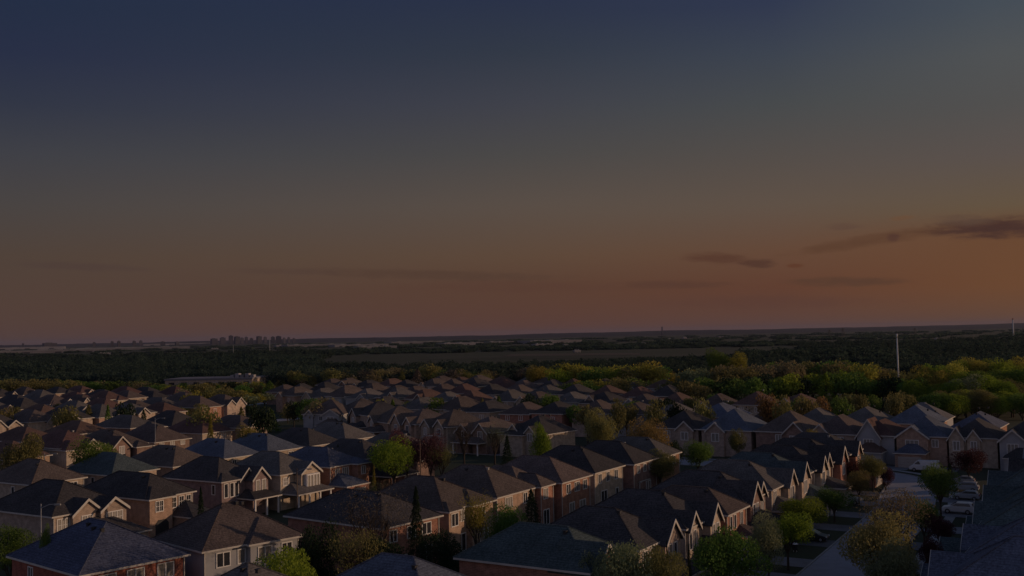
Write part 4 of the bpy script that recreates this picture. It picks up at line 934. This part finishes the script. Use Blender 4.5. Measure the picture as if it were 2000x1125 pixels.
SH = [(0, 50, 683, 4.0), (22, 125, 690, 5.0), (128, 205, 684, 3.5), (205, 300, 683, 3.6), (330, 372, 674, 3), (570, 646, 678.5, 5.0), (545, 575, 677, 3), (658, 735, 677, 3.6), (700, 760, 680, 3), (768, 850, 671, 3.4), (862, 935, 674, 4), (950, 1000, 671, 3.4), (1018, 1140, 670.5, 5.2), (1040, 1080, 674.5, 2.2), (1100, 1110, 679, 5), (1303, 1312, 663.5, 2), (1330, 1345, 662, 3.4), (1250, 1262, 673, 2.4), (1640, 1655, 678, 2.8), (1500, 1512, 668.5, 2.2), (80, 88, 702, 4), (20, 48, 702, 3), (196, 208, 692, 2), (1820, 1842, 664, 2.4), (1380, 1450, 660, 1.8), (1900, 1918, 672, 2.5), (1120, 1134, 688.5, 3), (795, 800, 717, 4.5), (415, 422, 682, 1.5)]
SH.sort()
for i, (x0, x1, by, hp) in enumerate(SH):
    (ax, ay), (bx, by_) = at(x0, by), at(x1, by); d = (ay + by_) / 2; cx = (ax + bx) / 2; L = abs(bx - ax); H = hp * d / 2000; dep = min(L * .6, 140)
    o = bpy.data.objects.new('warehouse', None); COL.objects.link(o); o.location = (cx, d + dep / 2, 0); o.rotation_euler = (0, 0, R(22))
    mb = MB(); mb.box(-L / 2, L / 2, -dep / 2, dep / 2, -1, H); mb.build('wall', MT['shed'], o)
    r = MB(); r.box(-L / 2 - .5, L / 2 + .5, -dep / 2 - .5, dep / 2 + .5, H + .02, H + 1.2)
    for k in range(3): r.box(-L * .35 + k * L * .3, -L * .28 + k * L * .3, -dep * .2, dep * .1, H + 1.22, H + 3)
    r.build('roof', MT['shedroof'], o)
    nb = max(2, min(4, int(L / 30)))
    for k in range(nb): b2 = MB(); b2.box(-L / 2 + (k + .35) * L / nb, -L / 2 + (k + .55) * L / nb, -dep / 2 - .4, -dep / 2 - .05, 0, H * .5); b2.build('loading_door', MT['dark'], o)
    tag(o, f'{"long" if L > 120 else "small"} pale flat-roofed building on the far plain, {ORD[i]} from the left', 'warehouse', 'pale buildings on the far plain')
# school
(ax, ay), (bx, by_) = at(320, 752), at(494, 749)
d = 560; ax = at_d(320, 745, d)[0]; bx = at_d(494, 745, d)[0]; L = bx - ax
o = bpy.data.objects.new('school_building', None); COL.objects.link(o); o.location = ((ax + bx) / 2, d, 0); o.rotation_euler = (0, 0, R(-4))
mb = MB(); mb.box(-L / 2, L / 2, 0, 26, 0, 7.0); mb.build('wall', MT['beige'], o)
mb = MB(); mb.box(-L / 2 - .4, L / 2 + .4, -.4, 26.4, 7.02, 8.0); mb.build('roof_edge', MT['shed'], o)
for k in range(7):
    mb = MB(); x0 = -L / 2 + L * (k + .3) / 7; mb.box(x0, x0 + 3.2, -.12, .05, 4.6, 6.0); mb.build('window', MT['glass'], o)
for k in range(5):
    mb = MB(); x0 = L * .22 + k * 2.8; mb.box(x0, x0 + 2, 4, 8, 8.02, 9.4 + (k % 2) * .8); mb.build('roof_unit', MT['shed'], o)
tag(o, 'long low pale school-like building with rooftop units among trees at left', 'building')
MT['mast'] = mat('mast_paint', (.62, .60, .56), (.5, .49, .46), scale=.5, rough=.5)
MT['mastred'] = mat('mast_red', (.3, .06, .05), (.24, .05, .045), scale=.5, rough=.5)
def mast(px, top, d, r, label, name='mast', m='mast', cap=False):
    x, y, z = at_d(px, top, d); o = bpy.data.objects.new(name, None); COL.objects.link(o); o.location = (x, y, 0)
    b = MB(); b.cyl((0, 0, 0), (0, 0, z - 1.5), r, r * .8, 12); b.build('pole', MT[m], o, True)
    b = MB(); b.cyl((0, 0, z - 1.5), (0, 0, z), r * 1.02, r * 1.0, 12); b.build('antenna_shroud', MT['mastred' if cap else m], o, True); tag(o, label, 'mast'); return o
mast(1751.5, 652, 395, .32, 'tall plain white pole rising from the right tree belt')
mast(1978, 622, 1500, 1.0, 'distant grey chimney-like mast with dark red top at the right edge', cap=True)
mast(526.5, 659, 1700, .6, 'thin pale mast right of the distant high-rises', m='metal')
mast(455.5, 674, 1500, .35, 'short faint mast below the distant high-rises', m='metal')
mast(1293, 638, 9500, 7, 'faint dark mast on the distant ridge', m='tower')
def pylon(px, top, d, label):
    x, y, z = at_d(px, top, d); o = bpy.data.objects.new('pylon', None); COL.objects.link(o); o.location = (x, y, 0); o.rotation_euler = (0, 0, .4)
    b = MB(); w = 5
    for sx in (-1, 1):
        for sy in (-1, 1): b.cyl((sx * w, sy * w, 0), (sx * .8, sy * .8, z), .5, .3, 4)
    n = 6
    for k in range(n):
        z0, z1 = z * k / n, z * (k + 1) / n; r0, r1 = w + (.8 - w) * k / n, w + (.8 - w) * (k + 1) / n
        for sy in (-1, 1): b.cyl((-r0, sy * r0, z0), (r1, sy * r1, z1), .25, .25, 4); b.cyl((r0, sy * r0, z0), (-r1, sy * r1, z1), .25, .25, 4)
    b.build('lattice', MT['dark'], o); b = MB()
    for zz, l in ((.72, 9), (.85, 11), (.97, 7)): b.box(-l, l, -.4, .4, z * zz, z * zz + .8)
    b.build('crossarm', MT['dark'], o); tag(o, label, 'pylon', 'pylons on the right plain')
pylon(1646, 641, 3300, 'faint lattice pylon right of centre against the dark ridge'); pylon(1620, 644, 3600, 'fainter lattice pylon left of the other one against the ridge')
pylon(1787, 641, 3600, 'faint lattice pylon right of the tall white pole')

# ------------------------------------------------------------------ street furniture and yards
def lamp(px, top, d, label, arm=1.6, rot=0, wood=False):
    x, y, z = at_d(px, top, d); o = bpy.data.objects.new('utility_pole' if wood else 'street_lamp', None); COL.objects.link(o); o.location = (x, y, 0); o.rotation_euler = (0, 0, rot)
    b = MB(); b.cyl((0, 0, 0), (0, 0, z), .1 if wood else .075, .06, 8); b.build('pole', MT['wood'] if wood else MT['metal'], o, True)
    b = MB(); b.cyl((0, 0, z - .5), (arm * .6, 0, z - .08), .05, .05, 6); b.cyl((arm * .6, 0, z - .08), (arm, 0, z - .08), .05, .04, 6); b.build('arm', MT['metal'], o)
    b = MB(); b.box(arm - .1, arm + .6, -.15, .15, z - .2, z - .04); b.build('lamp_head', MT['metal'], o); tag(o, label, 'street lamp' if not wood else 'pole')
lamp(80, 984, 116, 'street lamp in front of the two-gabled tan house at left')
lamp(580, 915, 152, 'street lamp between the bay-window house and the orange brick house', wood=True)
lamp(820, 850, 178, 'thin pole among the red-leaved trees', wood=True)
lamp(303, 816, 232, 'dark street lamp before the sunlit gables at mid left')
lamp(1633, 888, 178, 'wooden pole at the bend left of the maroon tree', wood=True)
lamp(87, 885, 178, 'slim lamp before the gabled houses at the left edge')
for i, t_ in enumerate([100.5, 113, 121.5, 134, 145.5, 156.5, 167.5, 178]):
    mb = MB(); mb.add([(*st(-44, t_), .045), (*st(rc(t_) - 4.45, t_), .045), (*st(rc(t_) - 4.45, t_ + 4.6), .045), (*st(-44, t_ + 4.6), .045)], [(0, 1, 2, 3)]); struct('driveway', mb, MT['drive'])
for i, t_ in enumerate([99, 113, 124, 137, 150, 163, 176]):
    mb = MB(); mb.add([(*st(rc(t_) + 4.45, t_), .058), (*st(-16, t_), .058), (*st(-16, t_ + 5), .058), (*st(rc(t_) + 4.45, t_ + 5), .058)], [(0, 1, 2, 3)]); struct('driveway', mb, MT['drive'])
for i, (s0, w) in enumerate([(-45, 5), (-36, 5), (-58, 5), (-71, 5), (-24, 5)]):
    mb = MB(); mb.add([(*st(s0, 212.4), .045), (*st(s0 + w, 212.4), .045), (*st(s0 + w, 219), .045), (*st(s0, 219), .045)], [(0, 1, 2, 3)]); struct('driveway', mb, MT['drive'])
def fence(s_, t0, t1, label, h=1.8):
    x, y = st(s_, t0); o = bpy.data.objects.new('yard_fence', None); COL.objects.link(o); o.location = (x, y, 0); o.rotation_euler = (0, 0, ROT)
    L = t1 - t0; mb = MB(); n = int(L / .3)
    for i in range(n): mb.box(-.015, .015, i * .3 + .01, i * .3 + .28, .08, h + (i % 2) * .01)
    mb.build('boards', MT['wood'], o)
    for i in range(int(L / 2.4) + 1): b = MB(); b.box(-.07, .07, i * 2.4 - .05, i * 2.4 + .05, 0, h + .12); b.build('post', MT['wood'], o)
    tag(o, label, 'fence')
fence(-66, 96, 132, 'wooden fence behind the pink brick back walls')
fence(-62, 134, 186, 'wooden fence behind the orange brick back walls at centre')
# pergola
x, y = at(1238, 938, 2.6); o = bpy.data.objects.new('pergola', None); COL.objects.link(o); o.location = (x, y, 0); o.rotation_euler = (0, 0, ROT)
for px_ in (-1.9, 1.9):
    for py_ in (-1.8, 1.8): b = MB(); b.box(px_ - .08, px_ + .08, py_ - .08, py_ + .08, 0, 2.5); b.build('post', MT['trim'], o)
for py_ in (-1.8, 1.8): b = MB(); b.box(-2.3, 2.3, py_ - .05, py_ + .05, 2.501, 2.65); b.build('beam', MT['trim'], o)
b = MB()
for k in range(9): b.box(-2.2 + k * .53, -2.1 + k * .53, -2.2, 2.2, 2.652, 2.78)
b.build('slats', MT['trim'], o); tag(o, 'pale slatted garden pergola below the big orange-brown tree', 'pergola')
x, y = at(1553, 1078); o = bpy.data.objects.new('litter_bin', None); COL.objects.link(o); o.location = (x, y, 0)
b = MB(); b.cyl((0, 0, .25), (0, 0, 1.0), .32, .36, 14); b.build('drum', MT['dark'], o, False); b = MB(); b.cyl((0, 0, 1.002), (0, 0, 1.12), .42, .25, 14); b.build('lid', MT['white'], o)
for k in (-.2, .2): b = MB(); b.box(k - .03, k + .03, -.03, .03, 0, .3); b.build('leg', MT['white'], o)
tag(o, 'white-lidded bin on the lawn by the lush yellow-green street tree', 'bin')

# ------------------------------------------------------------------ vehicles
def paint(k, c): MT[k] = mat('car_paint_' + k, c, tuple(v * .93 for v in c), scale=.5, rough=.3, spec=.5)
paint('cwhite', (.6, .6, .6)); paint('csilver', (.32, .33, .34)); paint('cdark', (.03, .032, .038)); paint('cgrey', (.14, .145, .15)); paint('cred', (.2, .03, .025))
MT['tyre'] = mat('rubber', (.02, .02, .02)); MT['lampglass'] = mat('lamp_glass', (.5, .5, .48), rough=.15, spec=.6); MT['tail'] = mat('tail_glass', (.3, .02, .02), rough=.2, spec=.6)
PROF = {  # x, z outline of body, roof cabin outline, length, width
    'suv': ([(-2.25, .35), (-2.3, .8), (-2.25, 1.05), (1.1, 1.08), (2.1, .92), (2.28, .7), (2.25, .35)], [(-2.2, 1.05), (-1.95, 1.62), (-1.5, 1.7), (.1, 1.68), (1.15, 1.07)], .92, [-1.4, 1.4], .36),
    'hatch': ([(-2.0, .3), (-2.05, .75), (-1.9, .98), (1.0, .95), (1.85, .78), (2.05, .6), (2.0, .3)], [(-1.95, .97), (-1.45, 1.42), (-1.0, 1.5), (.05, 1.46), (1.05, .95)], .86, [-1.25, 1.28], .32),
    'van': ([(-2.7, .35), (-2.75, 1.1), (-2.7, 1.25), (1.9, 1.2), (2.55, 1.0), (2.7, .75), (2.65, .35)], [(-2.7, 1.24), (-2.68, 2.05), (-2.5, 2.15), (1.1, 2.1), (1.4, 1.98), (2.1, 1.17)], .98, [-1.7, 1.75], .36)}
def extr(prof, hw, taper=None):
    mb = MB(); n = len(prof); tz = max(p[1] for p in prof); bz = min(p[1] for p in prof); vs = []
    for sg in (-1, 1):
        for x, z in prof:
            k = 1 - (taper or 0) * ((z - bz) / (tz - bz)); vs.append((x, sg * hw * k, z))
    fs = [tuple(range(n - 1, -1, -1)), tuple(range(n, 2 * n))] + [(i, (i + 1) % n, n + (i + 1) % n, n + i) for i in range(n)]
    mb.add(vs, fs); return mb
def car(kind, x, y, rz, col, label):
    body, cab, hw, wx, wr = PROF[kind]; o = bpy.data.objects.new('parked_van' if kind == 'van' else 'parked_car', None); COL.objects.link(o); o.location = (x, y, .05); o.rotation_euler = (0, 0, rz)
    bo = extr(body, hw).build('body', MT[col], o); md = bo.modifiers.new('bevel', 'BEVEL'); md.width = .07; md.segments = 2
    ca = extr(cab, hw * .95, .16).build('cabin', MT[col], o); md = ca.modifiers.new('bevel', 'BEVEL'); md.width = .05; md.segments = 2
    # glazing set slightly proud of the cabin
    gl = MB(); bz = cab[0][1]; tz = max(p[1] for p in cab)
    for sg in (-1, 1):
        z0, z1 = bz + (tz - bz) * .18, bz + (tz - bz) * .8
        k0, k1 = 1 - .16 * .18, 1 - .16 * .8; xs0, xs1 = cab[0][0] + .35, cab[-1][0] - .38
        if kind == 'van': xs0 = .6
        f = lambda x, k: (x, sg * (hw * .95 * k + .012), z0 if k == k0 else z1)
        gl.add([f(xs0, k0), f(xs1, k0), f(xs1 - .62, k1), f(xs0 + .2, k1)], [(0, 1, 2, 3)])
    a, b2 = cab[-1], cab[-2]; dx, dz = b2[0] - a[0], b2[1] - a[1]; L = math.hypot(dx, dz); nx, nz = dz / L * -1, dx / L
    nx, nz = abs(nx) * .02, abs(nz) * .02
    gl.add([(a[0] + dx * .12 + nx, -hw * .84, a[1] + dz * .12 + nz), (a[0] + dx * .12 + nx, hw * .84, a[1] + dz * .12 + nz), (a[0] + dx * .92 + nx, hw * .74, a[1] + dz * .92 + nz), (a[0] + dx * .92 + nx, -hw * .74, a[1] + dz * .92 + nz)], [(0, 1, 2, 3)])
    a, b2 = cab[0], cab[1]
    gl.add([(a[0] + (b2[0] - a[0]) * .2 - .02, -hw * .82, a[1] + (b2[1] - a[1]) * .2), (a[0] + (b2[0] - a[0]) * .2 - .02, hw * .82, a[1] + (b2[1] - a[1]) * .2), (b2[0] - .02, hw * .72, b2[1] - .05), (b2[0] - .02, -hw * .72, b2[1] - .05)], [(0, 1, 2, 3)])
    gl.build('window', MT['glass'], o)
    for wx_ in wx:
        for sg in (-1, 1):
            w = MB(); w.cyl((wx_, sg * (hw - .2), wr), (wx_, sg * (hw + .03), wr), wr, wr, 16); wo_ = w.build('wheel', MT['tyre'], o)
            r = MB(); r.cyl((wx_, sg * (hw + .031), wr), (wx_, sg * (hw + .05), wr), wr * .6, wr * .55, 12); r.build('rim', MT['metal'], wo_)
    for sg in (-1, 1):
        h = MB(); xf = body[-2][0]; h.box(xf - .15, xf + .02, sg * hw * .75 - .18, sg * hw * .75 + .18, .62, .8); h.build('headlight', MT['lampglass'], o)
        h = MB(); xb = body[1][0]; h.box(xb - .02, xb + .12, sg * hw * .8 - .12, sg * hw * .8 + .12, .75, 1.0); h.build('tail_light', MT['tail'], o)
    tag(o, label, 'van' if kind == 'van' else 'car')
CARS = [('suv', 1655, 984, ROT, 'csilver', 'silver car on the driveway behind the small golden-leaved street tree'),
        ('hatch', 1587, 1056, ROT, 'cdark', 'dark car on the driveway beside the lush yellow-green tree'),
        ('van', 1806, 921, ROT + R(180), 'cwhite', 'white van parked before the houses at the street end'),
        ('suv', 1682, 905, ROT + R(-80), 'cwhite', 'white car parked on a driveway left of the street end'),
        ('suv', 1832, 932, ROT + R(100), 'cgrey', 'grey car half hidden behind the tall soft green tree'),
        ('suv', 1872, 1003, ROT + R(180), 'cwhite', 'white car beside the broad teal hip roof at right'),
        ('hatch', 1880, 946, ROT + R(180), 'csilver', 'farthest of the three cars in a column at right'),
        ('suv', 1884, 960, ROT + R(180), 'csilver', 'middle of the three cars in a column at right'),
        ('hatch', 1888, 976, ROT + R(180), 'csilver', 'nearest of the three cars in a column at right'),
        ('hatch', 1728, 904, ROT + R(-90), 'cdark', 'dark car under the garage front at the street end'),
        ('suv', 646, 847, R(-100), 'csilver', 'pale car in the open garage porch of the grey gabled house')]
for k, px, py, rz, c, l in CARS:
    x, y = at(px, py); car(k, x, y, rz, c, l)

# ------------------------------------------------------------------ evening haze
hz = MB(); hz.box(-34000, 34000, -500, 43000, -3, 190); hm = bpy.data.materials.new('haze_air'); hm.use_nodes = True
t = hm.node_tree; t.nodes.clear(); pv = t.nodes.new('ShaderNodeVolumePrincipled'); ou = t.nodes.new('ShaderNodeOutputMaterial'); t.links.new(pv.outputs[0], ou.inputs['Volume'])
pv.inputs['Color'].default_value = (.36, .38, .55, 1); pv.inputs['Density'].default_value = 2.2e-5; pv.inputs['Anisotropy'].default_value = .1
ho = hz.build('haze', hm); ho['kind'] = 'stuff'; ho['label'] = 'thin purple evening haze over the plain'
print('objects', len(bpy.data.objects), 'trees', len(TREES))
